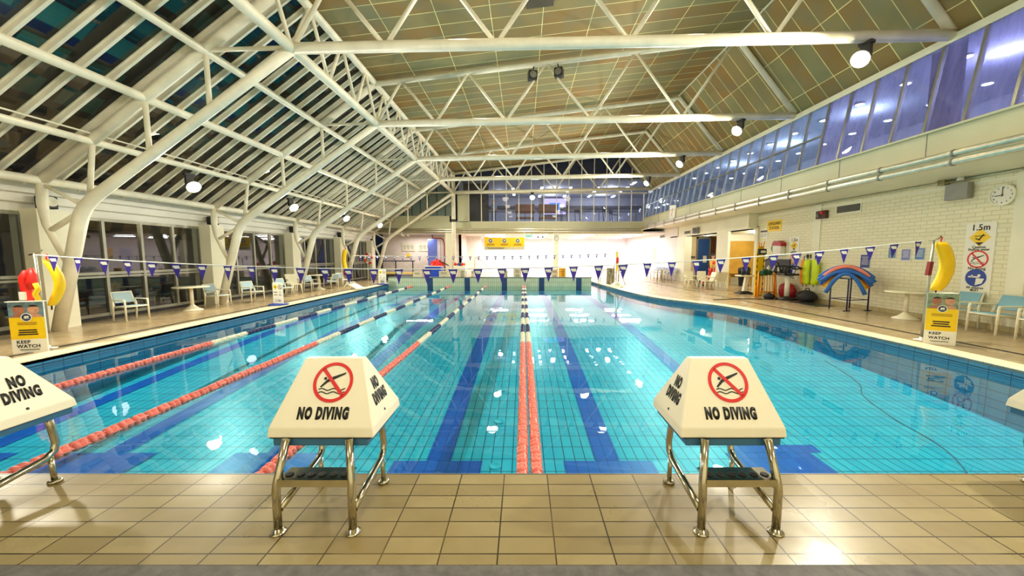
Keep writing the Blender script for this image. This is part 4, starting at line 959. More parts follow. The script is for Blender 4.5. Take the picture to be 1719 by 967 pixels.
# lime tubes
for (u, l, m, dy) in ((1356, 'left one of the two lime rescue tubes hanging on the right wall', lime, 0), (1368.5, 'right one of the two lime rescue tubes hanging on the right wall', lime, .0), (1350, 'orange yellow rescue tube hanging behind the left lime one', orange, .1)):
    p = AX(u, 436, 10.56); t = rescue_tube(l, p, m, PI / 2 if u != 1368.5 else -PI / 2, .92, .15 if m == lime else .09, .07, .05, 'rescue tubes on the right wall' if m == lime else None)
    # hook
    o = tag(obj('wall_hook', B().tube([(.13, 0, .14), (0, 0, .13), (0, 0, .06)], .015, 6).box(.10, .13, -.03, .03, .05, .2), black), 'small black hook above ' + ('the left lime tube' if u == 1356 else 'the right lime tube' if u == 1368.5 else 'the orange yellow tube'), 'hook'); o.location = p
# noodle rack and noodles
t = thing('noodle_rack', 'dark blue metal rack standing by the right wall under pool noodles', 'rack', (10.12, 11.4, 0), .12)
navy2 = mat('rack_navy', (.10, .13, .33), .4)
for sx in (-1, 1):
    for sy in (-1, 1): 
        l_ = obj('leg', B().tube([(sx * .36, sy * .28, 0), (sx * .36, sy * .28, .98)], .02, 8), navy2, t)
    obj('foot_bar', B().tube([(sx * .36 - .12, -.28, .012), (sx * .36 + .12, -.28, .012)], .014, 6), navy2, t)
for z in (.34, .98): obj('rail', B().tube([(-.36, -.28, z), (.36, -.28, z), (.36, .28, z), (-.36, .28, z), (-.36, -.28, z)], .014, 6), navy2, t)
NM = [blue_foam, blue_foam, pink_foam, blue_foam, blue_foam, foam_yellow, blue_foam, blue_foam, orange, blue_foam]
NL = ['front most of the blue foam noodles on the rack', 'blue noodle drooping lowest at the left of the rack', 'pink foam noodle draped over the front of the rack', 'blue noodle lying right behind the pink one', 'blue noodle in the middle of the rack', 'yellow foam noodle hanging under the blue ones on the rack', 'blue noodle toward the back of the rack', 'blue noodle farthest back on the rack', 'orange foam noodle under the blue ones, end showing at right', 'blue noodle hanging down steeply on the front side of the rack']
NP = [(-.34, 1.50, .34, .0, .02), (-.12, 1.60, .44, -.04, .14), (-.22, 1.30, .30, .03, .16), (0, 1.6, .34, .02, .16), (.10, 1.55, .30, .04, .06), (-.06, 1.1, .46, -.05, -.07), (.20, 1.6, .32, .0, .10), (.32, 1.5, .36, -.02, .0), (.08, 1.35, .40, .03, -.08), (-.45, 1.1, .60, -.03, -.06)]
NM += [blue_foam, blue_foam]; NP += [(-.24, 1.45, .46, -.03, .05), (.24, 1.3, .46, .03, -.02)]; NL += ['blue noodle squeezed under the pink one on the rack', 'short blue noodle showing low at the right end of the rack']
for m, l, (pp, ln, dr, tw, dz) in zip(NM, NL, NP):
    pts = []
    for k_ in range(13):
        f = k_ / 12 - .5; fx = f * ln * .86 - .06; pts.append((fx * .70 + pp * .42, -fx * .62 + pp * .50 + f * tw, .20 - dr * (2 * f) ** 2 + dz - .03))
    o = tag(obj('pool_noodle', B().tube(pts, .056, 10), m), l, 'pool noodle'); o.location = (9.98, 11.32, 1.02)
# ---- wall posters, clock, vents
def notice(label, u0, v0, u1, v1, m, m2=signwhite, lanyard=False):
    t, M, w, h = wall_board('wall_notice', label, 'poster', u0, v0, u1, v1, m=signwhite)
    obj('print_area', B().box(-w * .46, w * .46, h * .06 if m2 == signwhite else .0, h * .97, 0, .002).xf(M), m, t)
    obj('small_print', lines(5, w * .7, h * .03, h * .12, 0, h * .82).xf(M @ T(0, 0, .002)), m2, t); return t, M, w, h
notice('dark blue poster on the right wall above the noodle rack', 1445, 427, 1460, 451, mat('poster_blue', (.16, .24, .55), .4))
notice('grey blue poster with round symbol, right wall, left of two brighter posters', 1492, 415, 1504, 433, mat('poster_grey', (.45, .60, .66), .4), mat('poster_grey_ink', (.22, .30, .42), .5))
notice('lilac blue poster with white edge on the right wall, middle one of three', 1514, 418, 1528, 438, mat('poster_lilac', (.48, .52, .76), .4))
notice('mid blue poster with white edge next to the right flag pole', 1537, 416, 1552, 437, mat('poster_mid', (.32, .50, .72), .4))
p = AX(1683.5, 327.5, 10.66); t = thing('wall_clock', 'round white wall clock high on the right wall above the 1.5m sign', 'clock', p)
R_ = .235
b = B().ring((0, 0), R_ * .88, R_, 40).solid(.05); M = frame_mat((0, 0, 0), (0, -1, 0), (0, 0, 1)); obj('clock_rim', b.xf(M @ T(0, 0, -.02)), cream, t)
obj('clock_face', B().disc((0, 0), R_ * .9, 36).solid(.01).xf(M), signwhite, t)
for i in range(12):
    a = PI / 2 - i * PI / 6; n_ = str(i if i else 12); obj('numeral', text(n_, .045, 1, .001).solid(.002).xf(M @ T(R_ * .70 * math.cos(a), R_ * .70 * math.sin(a), .011)), blackink, t)
obj('hour_hand', B().bar((0.02, 0), (-.13, -.012), .016).solid(.003).xf(M @ T(0, 0, .014)), blackink, t); obj('minute_hand', B().bar((0, -.03), (.0, .17), .011).solid(.003).xf(M @ T(0, 0, .018)), blackink, t)
p = AX(1605.5, 321, 10.55); t = thing('emergency_light', 'grey emergency light box under a small spotlight high on the right wall', 'emergency light', p)
obj('light_box', B().box(-.02, .13, -.24, .24, -.20, .19).bevel(.01), mat('box_grey', (.58, .58, .56), .4), t); 
obj('spot_head', B().lathe([(.02, .10), (.06, .05), (.07, -.02), (.001, -.01)], (.0, -.06, .26), 14), mat('spot_white', (.97, .97, .95), .3), t); obj('spot_bracket', B().tube([(.1, .34, .26), (.0, .25, .24), (0, -.06, .28)], .015, 6).box(0, .13, .28, .44, .20, .36), mat('drab', (.60, .55, .40), .5), t)
def vent(label, u0, v0, u1, v1, X=10.69):
    t, M, w, h = wall_board('wall_vent', label, 'vent', u0, v0, u1, v1, X=X, m=cream, dep=.02)
    obj('grille_opening', B().box(-w * .46, w * .46, h * .14, h * .86, 0, .002).xf(M), darkgrey, t)
    b = B()
    for i in range(7): b.box(-w * .46, w * .46, h * (.18 + i * .1), h * (.205 + i * .1), .002, .008)
    obj('grille_slats', b.xf(M), grey, t)
vent('dark wall vent high on the right wall above the lime rescue tubes', 1404, 342, 1445, 358)
vent('small wall vent high over the blue door, left one', 1149, 387, 1159, 393.5, 10.26); vent('small wall vent high over the row of grey chairs', 1108, 394, 1116, 400, 10.29)
t, M, w, h = wall_board('alarm_box', 'dark alarm box with red knobs left of the wall vent', 'alarm', 1375, 354, 1390, 367, m=mat('alarm_brown', (.30, .18, .15), .5), dep=.12)
obj('alarm_knob', B().lathe([(.06, 0), (.05, .05), (.001, .05)], n=12).xf(M @ T(w * .2, h * .7)), red, t); obj('alarm_knob', B().lathe([(.06, 0), (.05, .05), (.001, .05)], n=12).xf(M @ T(-w * .2, h * .4)), grey, t)
t, M, w, h = wall_board('wall_sensor', 'small brown sensor on the right wall just below the pipes', 'sensor', 1349, 336, 1361, 343, m=mat('drab', (.60, .55, .40), .5), dep=.1); obj('sensor_lens', B().box(-w * .3, w * .3, 0, h * .4, 0, .03).xf(M), brown, t)
t, M, w, h = wall_board('speaker_box', 'small grey loudspeaker over the blue door', 'loudspeaker', 1166, 382, 1174, 392, X=10.26, m=grey, dep=.14); obj('speaker_grille', B().box(-w * .35, w * .35, h * .1, h * .9, 0, .01).xf(M), darkgrey, t)
p = AX(1129, 357, 8.66); t = thing('hanging_sign', 'white board with red arrow mark mounted on the right fascia below the windows', 'sign', p, .0)
obj('sign_board', B().box(-.02, .02, -.42, .42, -.42, .42).xf(Matrix.Rotation(.1, 4, 'X')), signwhite, t); M = frame_mat((-.022, 0, 0), (0, -1, 0), (0, 0, 1)); obj('arrow_mark', B().bar((-.1, -.2), (.08, .22), .05).bar((.08, .22), (-.06, .16), .05).solid(.002).xf(M), red, t)
# ---- chairs and tables
def make_chair(m=sling, frame=resin):
    t = thing('deck_chair', 'x', 'chair')
    for s in (-1, 1):
        obj('leg', B().tube([(.27, s * .27, 0), (.25, s * .27, .58), (.22, s * .27, .62)], [.022, .026, .024], 8), frame, t)
        obj('leg', B().tube([(-.28, s * .27, 0), (-.24, s * .27, .42), (-.28, s * .26, .62)], [.022, .026, .024], 8), frame, t)
        obj('armrest', B().box(-.28, .25, s * .27 - .032, s * .27 + .032, .60, .635).bevel(.012), frame, t)
    st = obj('seat', B().hull8([(-.24, -.24, .40), (.25, -.24, .43), (.25, .24, .43), (-.24, .24, .40)], [(-.24, -.24, .43), (.25, -.24, .46), (.25, .24, .46), (-.24, .24, .43)]).bevel(.01), m, t)
    obj('seat_rail', B().tube([(.26, -.27, .42), (.26, .27, .42)], .018, 8).tube([(-.24, -.27, .39), (-.24, .27, .39)], .018, 8).tube([(-.24, -.25, .40), (.26, -.25, .43)], .018, 8).tube([(-.24, .25, .40), (.26, .25, .43)], .018, 8), frame, st)
    bk = obj('backrest', B().hull8([(-.26, -.225, .52), (-.23, -.225, .52), (-.23, .225, .52), (-.26, .225, .52)], [(-.38, -.215, .82), (-.35, -.215, .82), (-.35, .215, .82), (-.38, .215, .82)]), m, t)
    obj('backrest_frame', B().tube([(-.24, -.245, .44), (-.375, -.235, .83), (-.375, .235, .83), (-.24, .245, .44)], .022, 8), frame, bk)
    return t
ch = make_chair(sling2)
chairs = [(-10.28, 9.6, -.25, 'white armchair with pale blue sling on the left deck, nearest, left of the round table'), (-10.1, 12.15, -.1, 'white armchair with pale blue sling just right of the nearer left table'), (-9.85, 13.4, -.3, 'white armchair with pale blue sling in front of the second left leg'), (-9.75, 15.0, -.35, 'white armchair with pale blue sling right behind the 1.1m sign'), (-9.85, 17.2, -.35, 'white armchair with pale blue sling left of the farther left table'), (-9.85, 18.9, PI - .3, 'white armchair facing the farther left table from its right'), (-9.75, 20.0, -.4, 'white armchair with pale sling farthest along the left deck')]
for i, (x, y, rz, l) in enumerate(chairs):
    o = ch if i == 0 else dup(ch, (0, 0, 0)); o.location = (x, y, 0); o.rotation_euler = (0, 0, rz); o.scale = (.88, .88, .88); o['label'] = l; o['group'] = 'armchairs on the left deck'
c2 = make_chair(sling); 
for i, (x, y, rz, l) in enumerate(((10.28, 8.72, PI, 'white armchair with blue sling behind the poster tower, right deck'), (10.24, 7.92, PI - .06, 'white armchair with blue sling right of the poster tower, wholly in view'), (10.22, 7.08, PI + .05, 'white armchair with blue sling cut by the right edge of the photo'))):
    o = c2 if i == 0 else dup(c2, (0, 0, 0)); o.location = (x, y, 0); o.rotation_euler = (0, 0, rz); o['label'] = l; o['group'] = 'armchairs on the right deck'
# white moulded chair
def make_mono():
    t = thing('plastic_chair', 'x', 'chair')
    obj('seat', B().hull8([(-.2, -.2, .40), (.22, -.22, .41), (.22, .22, .41), (-.2, .2, .40)], [(-.2, -.2, .43), (.22, -.22, .44), (.22, .22, .44), (-.2, .2, .43)]).bevel(.01), resin, t)
    obj('backrest', B().hull8([(-.22, -.2, .42), (-.18, -.2, .42), (-.18, .2, .42), (-.22, .2, .42)], [(-.36, -.24, .86), (-.33, -.24, .86), (-.33, .24, .86), (-.36, .24, .86)]), resin, t)
    for sx, sy in ((1, 1), (1, -1), (-1, 1), (-1, -1)): obj('leg', B().tube([(sx * .19, sy * .18, .41), (sx * .23, sy * .23, 0)], [.028, .018], 6), resin, t)
    for s in (-1, 1): obj('armrest', B().tube([(-.28, s * .22, .62), (.1, s * .27, .62), (.22, s * .24, .42)], .02, 6), resin, t)
    return t
m1 = make_mono(); m1.location = (-10.0, 16.1, 0); m1.rotation_euler = (0, 0, -.6); m1['label'] = 'plain white moulded plastic chair at the foot of the third left leg'
st = []
for i in range(4): st.append((9.35 + i * .0, 19.2 + i * .36, PI, ))
k = 0
GR = 'stacked white chairs at the right doorway'
for i, (x, y, rz, l) in enumerate([(8.6, 18.9, -PI / 2, 'white plastic chair at the left end of the chair group by the right doorway'), (9.3, 18.95, -PI / 2, 'white plastic chair second from the left in the chair group by the right doorway'), (9.75, 18.3, PI / 2, 'white plastic chair in the middle of the chair group by the right doorway'), (9.98, 18.95, PI / 2, 'white plastic chair at the right end of the chair group by the right doorway'), (9.05, 18.1, PI, 'white plastic chair in front at the right end of the chair group')]):
    dup(m1, (x, y, 0), rz, l, GR)
g2 = make_chair(mat('sling_grey', (.40, .46, .55), .6))
for i in range(6):
    l = ['armchair with grey back in the far row along the right brick wall, nearest', 'armchair with grey back in the far row along the right wall, second nearest', 'armchair with grey back in the far row along the right wall, third nearest', 'armchair with grey back, far row on the right, third from the far end', 'armchair with grey back, far row on the right, second from the far end', 'armchair with grey back in the far row along the right wall, farthest'][i]
    o = g2 if i == 0 else dup(g2, (0, 0, 0)); o.location = (9.75 - .12 * i * 0, 24.6 + i * .62, 0); o.rotation_euler = (0, 0, PI); o['label'] = l; o['group'] = 'grey backed chairs along the far right wall'
def make_table(r):
    t = thing('round_table', 'x', 'table')
    obj('table_top', B().lathe([(.001, .70), (r - .02, .70), (r, .71), (r, .725), (r - .01, .735), (.001, .735)], n=32), resin, t)
    obj('table_column', B().lathe([(.05, .16), (.045, .70)], n=16), resin, t)
    obj('table_foot', B().lathe([(.27, 0), (.27, .02), (.16, .07), (.06, .16), (.05, .18)], n=24), resin, t); return t
tb = make_table(.45); tb.location = (10.2, 9.75, 0); tb['label'] = 'round white pedestal table on the right deck between noodle rack and poster tower'
dup(tb, (-10.2, 11.3, 0), 0, 'round white pedestal table on the left deck, nearer of the two'); dup(tb, (-10.0, 18.05, 0), 0, 'round white pedestal table on the left deck, farther of the two')
for o_, s_ in zip([o for o in C.objects if o.name.startswith('round_table')], (1, 1, 1)): o_['group'] = 'white pedestal tables'
# brown furniture on the terrace outside
def make_brown():
    t = thing('terrace_chair', 'x', 'chair')
    obj('seat', B().box(-.24, .24, -.24, .24, .42, .47).bevel(.01), brown, t); obj('backrest', B().box(-.28, -.24, -.24, .24, .55, .90).bevel(.01), brown, t)
    for sx, sy in ((1, 1), (1, -1), (-1, 1), (-1, -1)): obj('leg', B().box(sx * .23 - .015, sx * .23 + .015, sy * .22 - .015, sy * .22 + .015, 0, .43 if sx > 0 else .9), darkgrey, t)
    return t
bc = make_brown(); BT = [(-12.4, 8.9), (-12.7, 10.3), (-12.5, 11.6), (-12.9, 14.0), (-12.4, 15.2), (-12.8, 16.6)]
BLb = ['nearest', 'second nearest', 'third nearest', 'fourth nearest', 'fifth nearest', 'farthest']
for i, (x, y) in enumerate(BT):
    o = bc if i == 0 else dup(bc, (0, 0, 0)); o.location = (x, y, -.01); o.rotation_euler = (0, 0, .3 * i); o['label'] = 'brown wooden chair on the dark terrace outside the left windows, ' + BLb[i]; o['group'] = 'brown chairs on the terrace'
t = thing('terrace_table', 'brown table on the dark terrace outside the left windows', 'table', (-12.7, 12.8, -.01)); obj('table_top', B().box(-.5, .5, -.7, .7, .70, .75), brown, t)
for sx in (-1, 1):
    for sy in (-1, 1): obj('leg', B().box(sx * .42 - .02, sx * .42 + .02, sy * .6 - .02, sy * .6 + .02, 0, .7), darkgrey, t)
add_light('terrace_fill', (-12.6, 9.5, 2.6), 14, (1, .75, .5), .1); add_light('terrace_fill', (-12.6, 14.5, 2.6), 14, (1, .75, .5), .1)  # warm unseen fill added above the terrace furniture
# ---- loudspeakers on the pier tops
sp0 = None
for i, y in enumerate(FY[2:6]):
    if sp0 is None:
        sp0 = thing('pier_loudspeaker', 'x', 'loudspeaker')
        obj('speaker_box', B().box(-.10, .10, -.14, .14, 0, .28).bevel(.02), black, sp0); obj('speaker_horn', B().lathe([(.03, 0), (.05, .06), (.10, .10), (.11, .105), (.04, .02)], n=16, axis='x').xf(T(.10, -.03, .15)), signwhite, sp0); obj('speaker_bracket', B().tube([(0, 0, .0), (0, 0, -.02)], .04, 8), grey, sp0); o = sp0
    else: o = dup(sp0, (0, 0, 0))
    o.location = (WX + .31, y + .30, 2.742); o.rotation_euler = (0, 0, -.15); o['label'] = 'black loudspeaker with pale horn on the pier top at the ' + ['far left edge', 'second left leg', 'third left leg', 'fourth left leg'][i]; o['group'] = 'loudspeakers on the left piers'
# ceiling loudspeakers
for i, (u, v, rz) in enumerate(((895, 125, .2), (937, 120, -.35))):
    p = AY(u, v, 12.55); t = thing('hanging_loudspeaker', ('left' if i == 0 else 'right') + ' one of the two square loudspeakers on the second roof truss', 'loudspeaker', p, rz, 'loudspeakers on the second truss')
    obj('speaker_box', B().box(-.14, .14, -.02, .22, -.14, .14).bevel(.015), darkgrey, t); obj('speaker_cone', B().lathe([(.11, -.025), (.09, -.022), (.045, -.01), (.04, -.03), (.001, -.03)], n=18, axis='y'), grey, t)
    obj('mount_arm', B().tube([(0, .1, .12), (.05 - .1 * i, .12, .30), (.12 - .25 * i, .15, .42)], .02, 6), darkgrey, t)
# small boxes hanging from trusses near the lens fronts: air panel in ceiling
o = tag(obj('ceiling_patch', B().box(-.35, .35, -.22, .22, -.01, .0), mat('patch_dark', (.30, .27, .22), .8)), 'dark patched panel in the sloping ceiling at top middle', 'panel'); o.location = (.5, 9.85, 0); q = AY(907, 25, 9.9); o.location = (q.x, 9.9, zroof(q.x) - .02); o.rotation_euler = (0, -math.atan(1.4 / 11.9), 0)
# ---- far end: banner, signs, clock, hoist, ladders
t = thing('banner', 'yellow banner with three round badges hanging over the bright far hall', 'banner', (-1.33, 26.48, 2.08))
b = B(); n = 12; w_ = 2.85
top = lambda f: .88 - .05 * math.sin(PI * f); 
for i in range(n):
    f0, f1 = i / n, (i + 1) / n
    b.hull8([(-w_ / 2 + w_ * f0, 0, .22 - .05 * math.sin(PI * f0)), (-w_ / 2 + w_ * f1, 0, .22 - .05 * math.sin(PI * f1)), (-w_ / 2 + w_ * f1, 0, top(f1)), (-w_ / 2 + w_ * f0, 0, top(f0))], [(-w_ / 2 + w_ * f0, .01, .22 - .05 * math.sin(PI * f0)), (-w_ / 2 + w_ * f1, .01, .22 - .05 * math.sin(PI * f1)), (-w_ / 2 + w_ * f1, .01, top(f1)), (-w_ / 2 + w_ * f0, .01, top(f0))])
obj('banner_cloth', b, yellow, t); obj('cord', B().tube([(-1.42, 0, .84), (-1.42, .05, 1.27)], .01, 6).tube([(1.42, 0, .84), (1.42, .05, 1.27)], .01, 6), rope_m, t)
b = B()
for i in range(n):
    f0, f1 = i / n, (i + 1) / n; b.poly([(-w_ / 2 + w_ * f0, 0, -.02), (-w_ / 2 + w_ * f1, 0, -.02), (-w_ / 2 + w_ * f1, 0, .22 - .05 * math.sin(PI * f1)), (-w_ / 2 + w_ * f0, 0, .22 - .05 * math.sin(PI * f0))])
obj('banner_foot', b, mat('banner_foot', (.80, .78, .66), .5), t)
M = frame_mat((0, -.004, 0), (1, 0, 0), (0, 0, 1))
for x_ in (-.98, 0, .95):
    b1, k1 = wave_badge(.15, blackink); M2 = M @ T(x_, .62); obj('badge', b1.xf(M2), mat('navy', (.08, .16, .30), .4), t); obj('badge_mark', k1.xf(M2), signwhite, t); obj('small_print', lines(3, .6, .022, .05, x_, .42).xf(M), mat('amber_ink', (.55, .38, .05), .5), t)
obj('small_print', lines(2, 1.3, .025, .05, -.6, .14).xf(M @ T(0, 0, .004)), darkgrey, t)
p = AY(934.5, 400, 26.66); t = thing('far_clock', 'small round clock on the cream pier below the far gallery', 'clock', p); M = frame_mat((0, 0, 0), (1, 0, 0), (0, 0, 1))
obj('clock_rim', B().ring((0, 0), .13, .16, 28).solid(.03).xf(M), grey, t); obj('clock_face', B().disc((0, 0), .135, 24).solid(.01).xf(M), signwhite, t); obj('clock_hands', B().bar((0, 0), (.07, .03), .015).bar((0, 0), (0, .1), .012).solid(.004).xf(M @ T(0, 0, .012)), blackink, t)
p = AY(888, 396.5, 26.62); t = thing('exit_sign', 'small pale green EXIT sign under the far fascia', 'sign', p); obj('hanger', B().tube([(-.2, 0, .1), (-.2, 0, 3.32 - p.z)], .01, 6).tube([(.2, 0, .1), (.2, 0, 3.32 - p.z)], .01, 6), grey, t); obj('sign_body', B().box(-.3, .3, -.03, .03, -.12, .12), mat('exit_pale', (.70, .90, .90), .4), t); obj('lettering', text('EXIT', .2, .9, .004).solid(.002).xf(frame_mat((0, -.031, -.0), (1, 0, 0), (0, 0, 1))), green, t)
for i, u in enumerate((903, 911)):
    p = AY(u, 397, 26.6); t = thing('spotlight', ('left' if i == 0 else 'right') + ' one of two small grey spotlights under the far fascia', 'lamp', p, 0, 'grey spotlights under the far fascia'); obj('spot_stem', B().tube([(0, 0, .16), (0, 0, 0)], .02, 6), darkgrey, t); obj('spot_head', B().lathe([(.05, .04), (.09, -.05), (.11, -.12), (.001, -.1)], n=12), mat('spot_grey', (.35, .35, .37), .4), t)
# signs standing behind the bulkhead
def stand_sign(label, u0, v0, u1, v1, Y, m, kind='text'):
    p = AY(u0, v0, Y); q = AY(u1, v1, Y); w, h = q.x - p.x, p.z; t = thing('standing_sign', label, 'sign', ((p.x + q.x) / 2, Y, 0))
    obj('sign_board', B().box(-w / 2, w / 2, -.015, .015, 0.05, h), m, t); obj('sign_foot', B().box(-w / 2, w / 2, -.18, .18, 0, .05), grey, t)
    M = frame_mat((0, -.016, 0), (1, 0, 0), (0, 0, 1))
    if kind == 'text': obj('small_print', lines(2, w * .7, h * .03, h * .08, 0, h * .88).xf(M), darkgrey, t); obj('wave_mark', B().bar((-w * .3, h * .45), (0, h * .52), .03).bar((0, h * .52), (w * .3, h * .44), .03).solid(.002).xf(M), blue, t)
    elif kind == 'dots': obj('small_print', lines(6, w * .5, h * .04, h * .1, w * .1, h * .9).xf(M), darkgrey, t)
    elif kind == 'dive':
        a, k = no_diving_art(w * .24); obj('emblem_ring', a.xf(M @ T(0, h * .82)), mat('dark_amber', (.50, .30, .05), .5), t); obj('emblem_diver', k.xf(M @ T(0, h * .82)), blackink, t); obj('small_print', lines(3, w * .7, h * .03, h * .07, 0, h * .58).xf(M), darkgrey, t)
    return t
drabw = mat('sign_offwhite', (.82, .80, .70), .5)
stand_sign('off white standing board behind the far bulkhead, leftmost', 693, 456, 708, 469, 22.5, drabw)
stand_sign('off white standing board behind the far bulkhead, second from the left', 737, 455, 753, 469, 22.5, drabw)
stand_sign('grey standing board with lines of print behind the far bulkhead', 769, 453, 781, 469, 22.6, drabw, 'dots')
stand_sign('narrow grey standing board behind the bulkhead, left of the no diving board', 791, 454, 796, 469, 22.6, drabw)
stand_sign('grey standing board with dots, right behind the third flag', 846, 453, 852, 469, 22.6, drabw, 'dots')
stand_sign('grey standing board with round no diving symbol behind the far bulkhead', 862, 451, 875, 469, 22.4, drabw, 'dive')
stand_sign('off white standing board just right of the far pier foot', 925, 452, 936, 469, 22.6, drabw)
stand_sign('orange standing board behind the right part of the far bulkhead', 938, 450, 949.5, 468, 22.4, mat('amber_board', (.96, .68, .08), .45), 'dots')
stand_sign('grey mesh board standing behind the pool hoist on the right', 1026, 450, 1038.5, 478, 21.9, mat('mesh_grey', (.55, .53, .42), .5), 'dots').location.x = 5.2
# no diving wedge markers at the far edges
def wedge(label, loc, rz, txt=True):
    t = thing('no_diving_wedge', label, 'sign', loc, rz); obj('wedge_body', cover_bm(.33, .06, .4, 0, .30, -.2, .05), cover_m, t)
    if txt:
        up = Vector((0, .17 - .01, .25)).normalized()
        for wd, h_ in (('NO', .17), ('DIVING', .07)): obj('lettering', text(wd, .085, .72, .003).solid(.001).xf(frame_mat(Vector((.03, -.192, .05)) + up * h_ + Vector((0, -.002, .001)), (1, 0, 0), up)), blackink, t)
    return t
wedge('cream NO DIVING wedge on the pool edge at far right of the bulkhead', (4.98, 19.6, .012), -.1)
t = thing('folding_step', 'white angled step frame on the far left pool edge', 'step', (-8.15, 17.9, .012), -.3)
obj('step_panel', B().prism([(-.32, -.25, .30), (.30, -.25, .04), (.30, .25, .04), (-.32, .25, .30)], (0, 0, .05)), resin, t)
obj('leg', B().tube([(-.30, -.24, .32), (-.52, -.28, 0)], .022, 6), resin, t); obj('leg', B().tube([(-.30, .24, .32), (-.52, .28, 0)], .022, 6), resin, t); obj('step_panel', B().prism([(-.36, -.25, .34), (-.2, -.25, .34), (-.2, .25, .34), (-.36, .25, .34)], (0, 0, .03)), resin, t)
# ladders / handrails
def rail(label, x, y, w):
    t = thing('pool_ladder', label, 'ladder', (x, y, 0))
    for s in (-1, 1): obj('handrail', B().tube([(s * w / 2 + .5, .0, 0), (s * w / 2 + .45, 0, .65), (s * w / 2 + .3, 0, .85), (s * w / 2 + .1, 0, .82), (s * w / 2 - .1, 0, .45), (s * w / 2 - .22, 0, -.1), (s * w / 2 - .22, 0, -.4)] if False else [(.5, s * w / 2, 0), (.48, s * w / 2, .6), (.36, s * w / 2, .82), (.12, s * w / 2, .84), (-.08, s * w / 2, .6), (-.12, s * w / 2, 0), (-.12, s * w / 2, -.36)], .02, 8), steel, t)
    for z in (-.1, -.3): obj('rung', B().box(-.16, -.08, -w / 2, w / 2, z - .02, z), steel, t)
rail('stainless pool ladder on the right pool edge beyond the far flag line', 4.55, 21.5, .45)
t = thing('pool_hoist', 'stainless pool hoist frame on the right edge beside the NO DIVING wedge', 'hoist', (5.40, 20.85, 0))
obj('mast', B().tube([(0, 0, 0), (0, 0, 1.15)], .035, 8), steel, t); obj('boom', B().tube([(0, 0, 1.1), (-.25, -.1, 1.15), (-.42, -.2, .75), (-.5, -.3, -.05)], .025, 8), steel, t); obj('brace', B().tube([(.4, 0, 0), (.02, 0, .95)], .02, 8), steel, t); obj('hoist_base', B().box(-.2, .2, -.2, .2, 0, .05), steel, t)
t = thing('railing_frame', 'stainless tube rail at the left end of the far chair row', 'rail', (8.95, 24.6, 0))
for s_ in (0, .34): obj('rail_loop', B().tube([(s_, 0, 0), (s_, 0, .7), (s_ + .05, 0, .8), (s_ + .25, 0, .8), (s_ + .30, 0, .7), (s_ + .30, 0, 0)], .018, 8), steel, t)
# far left room: equipment
t = thing('slide_board', 'tall pale blue board leaning at the back of the far left room', 'board', (-6.9, 28.3, 0)); obj('board_panel', B().box(-.36, .36, 0, .12, .9, 2.9).bevel(.02), mat('slide_blue', (.42, .50, .88), .4), t); obj('board_stand', B().box(-.3, .42, -.05, .3, 0, .9), mat('strong_blue', (.05, .25, .75), .4), t)
t = thing('storage_box', 'bright blue storage bin in the far left room under a red heap', 'bin', (-6.0, 26.2 - 1.2, 0)); obj('bin_body', B().box(-.55, .5, -.3, .3, 0, .95).bevel(.02), mat('strong_blue', (.05, .25, .75), .4), t); obj('bin_rim', B().box(-.58, .53, -.33, .33, .92, .97), signwhite, t)
o = thing('life_vest_heap', 'heap of bright red vests on the blue bin in the far left room', 'life vests', (-5.8, 25.0, .97)); b = B(); bmesh.ops.create_icosphere(b.bm, subdivisions=3, radius=1)
for v in b.bm.verts:
    n_ = 1 + .25 * math.sin(v.co.x * 9) * math.cos(v.co.y * 7 + v.co.z * 5); v.co = Vector((v.co.x * .42 * n_, v.co.y * .3 * n_, max(0, v.co.z) * .42 * n_))
obj('vest_pile', b, foam_red, o); obj('black_strap', B().tube([(.2, -.2, .3), (.45, -.2, .22), (.75, -.15, .05), (.8, -.15, 0)], .035, 6), black, o)
t = thing('fire_pipe', 'dark red fire pipe bending down the wall of the far left room', 'pipe', (-6.2, 29.3, 0)); obj('pipe_run', B().tube([(0, 0, .4), (0, 0, 2.6), (-.08, 0, 2.9), (-.3, 0, 3.0), (-.9, 0, 3.02), (-.95, 0, 3.25)], .045, 10), mat('pipe_red', (.55, .16, .16), .4), t)
t = thing('fire_pipe', 'thin pink grey pipe beside the dark red fire pipe', 'pipe', (-6.5, 29.3, 0)); obj('pipe_run', B().tube([(0, 0, .4), (0, 0, 2.8), (-.1, 0, 2.9)], .03, 8), mat('pipe_pale', (.72, .62, .62), .4), t)
t = thing('equipment_trolley', 'dark metal trolley rack with yellow shelf behind the left part of the bulkhead', 'trolley', (-8.0, 24.0, 0))
for x_ in (-1.0, -.2, .9): obj('upright', B().box(x_ - .03, x_ + .03, -.2, -.14, 0, 1.35), darkgrey if x_ > -.5 else grey, t)
obj('top_rail', B().box(-1.0, .95, -.2, -.14, 1.28, 1.34).box(-1, .95, .14, .2, 1.28, 1.34), navy2, t); obj('shelf', B().box(-1.0, .95, -.2, .2, .50, .55), yellow, t); obj('crate', B().box(.1, .85, -.18, .18, .0, .42), mat('crate_grey', (.45, .45, .52), .5), t); obj('crate', B().box(-.95, -.3, -.18, .18, .05, .45), darkgrey, t)
for i, (x_, l) in enumerate(((-9.6, 'left one'), (-8.3, 'right one'))):
    p = (x_, 29.44, 2.0); t = thing('instruction_poster', 'black line drawn instruction poster on the far left room wall, ' + l, 'poster', p, 0, 'line drawn posters in the far left room'); obj('sheet', B().box(0, 1.0, 0, .03, 0, .62), drabw, t)
    b = B(); M = frame_mat((0, -.002, 0), (1, 0, 0), (0, 0, 1))
    for k_ in range(3): b.ring((.2 + .3 * k_, .36), .07, .10, 14); b.bar((.12 + .3 * k_, .16), (.3 + .3 * k_, .2), .03)
    obj('drawing', b.solid(.002).xf(M), darkgrey, t)
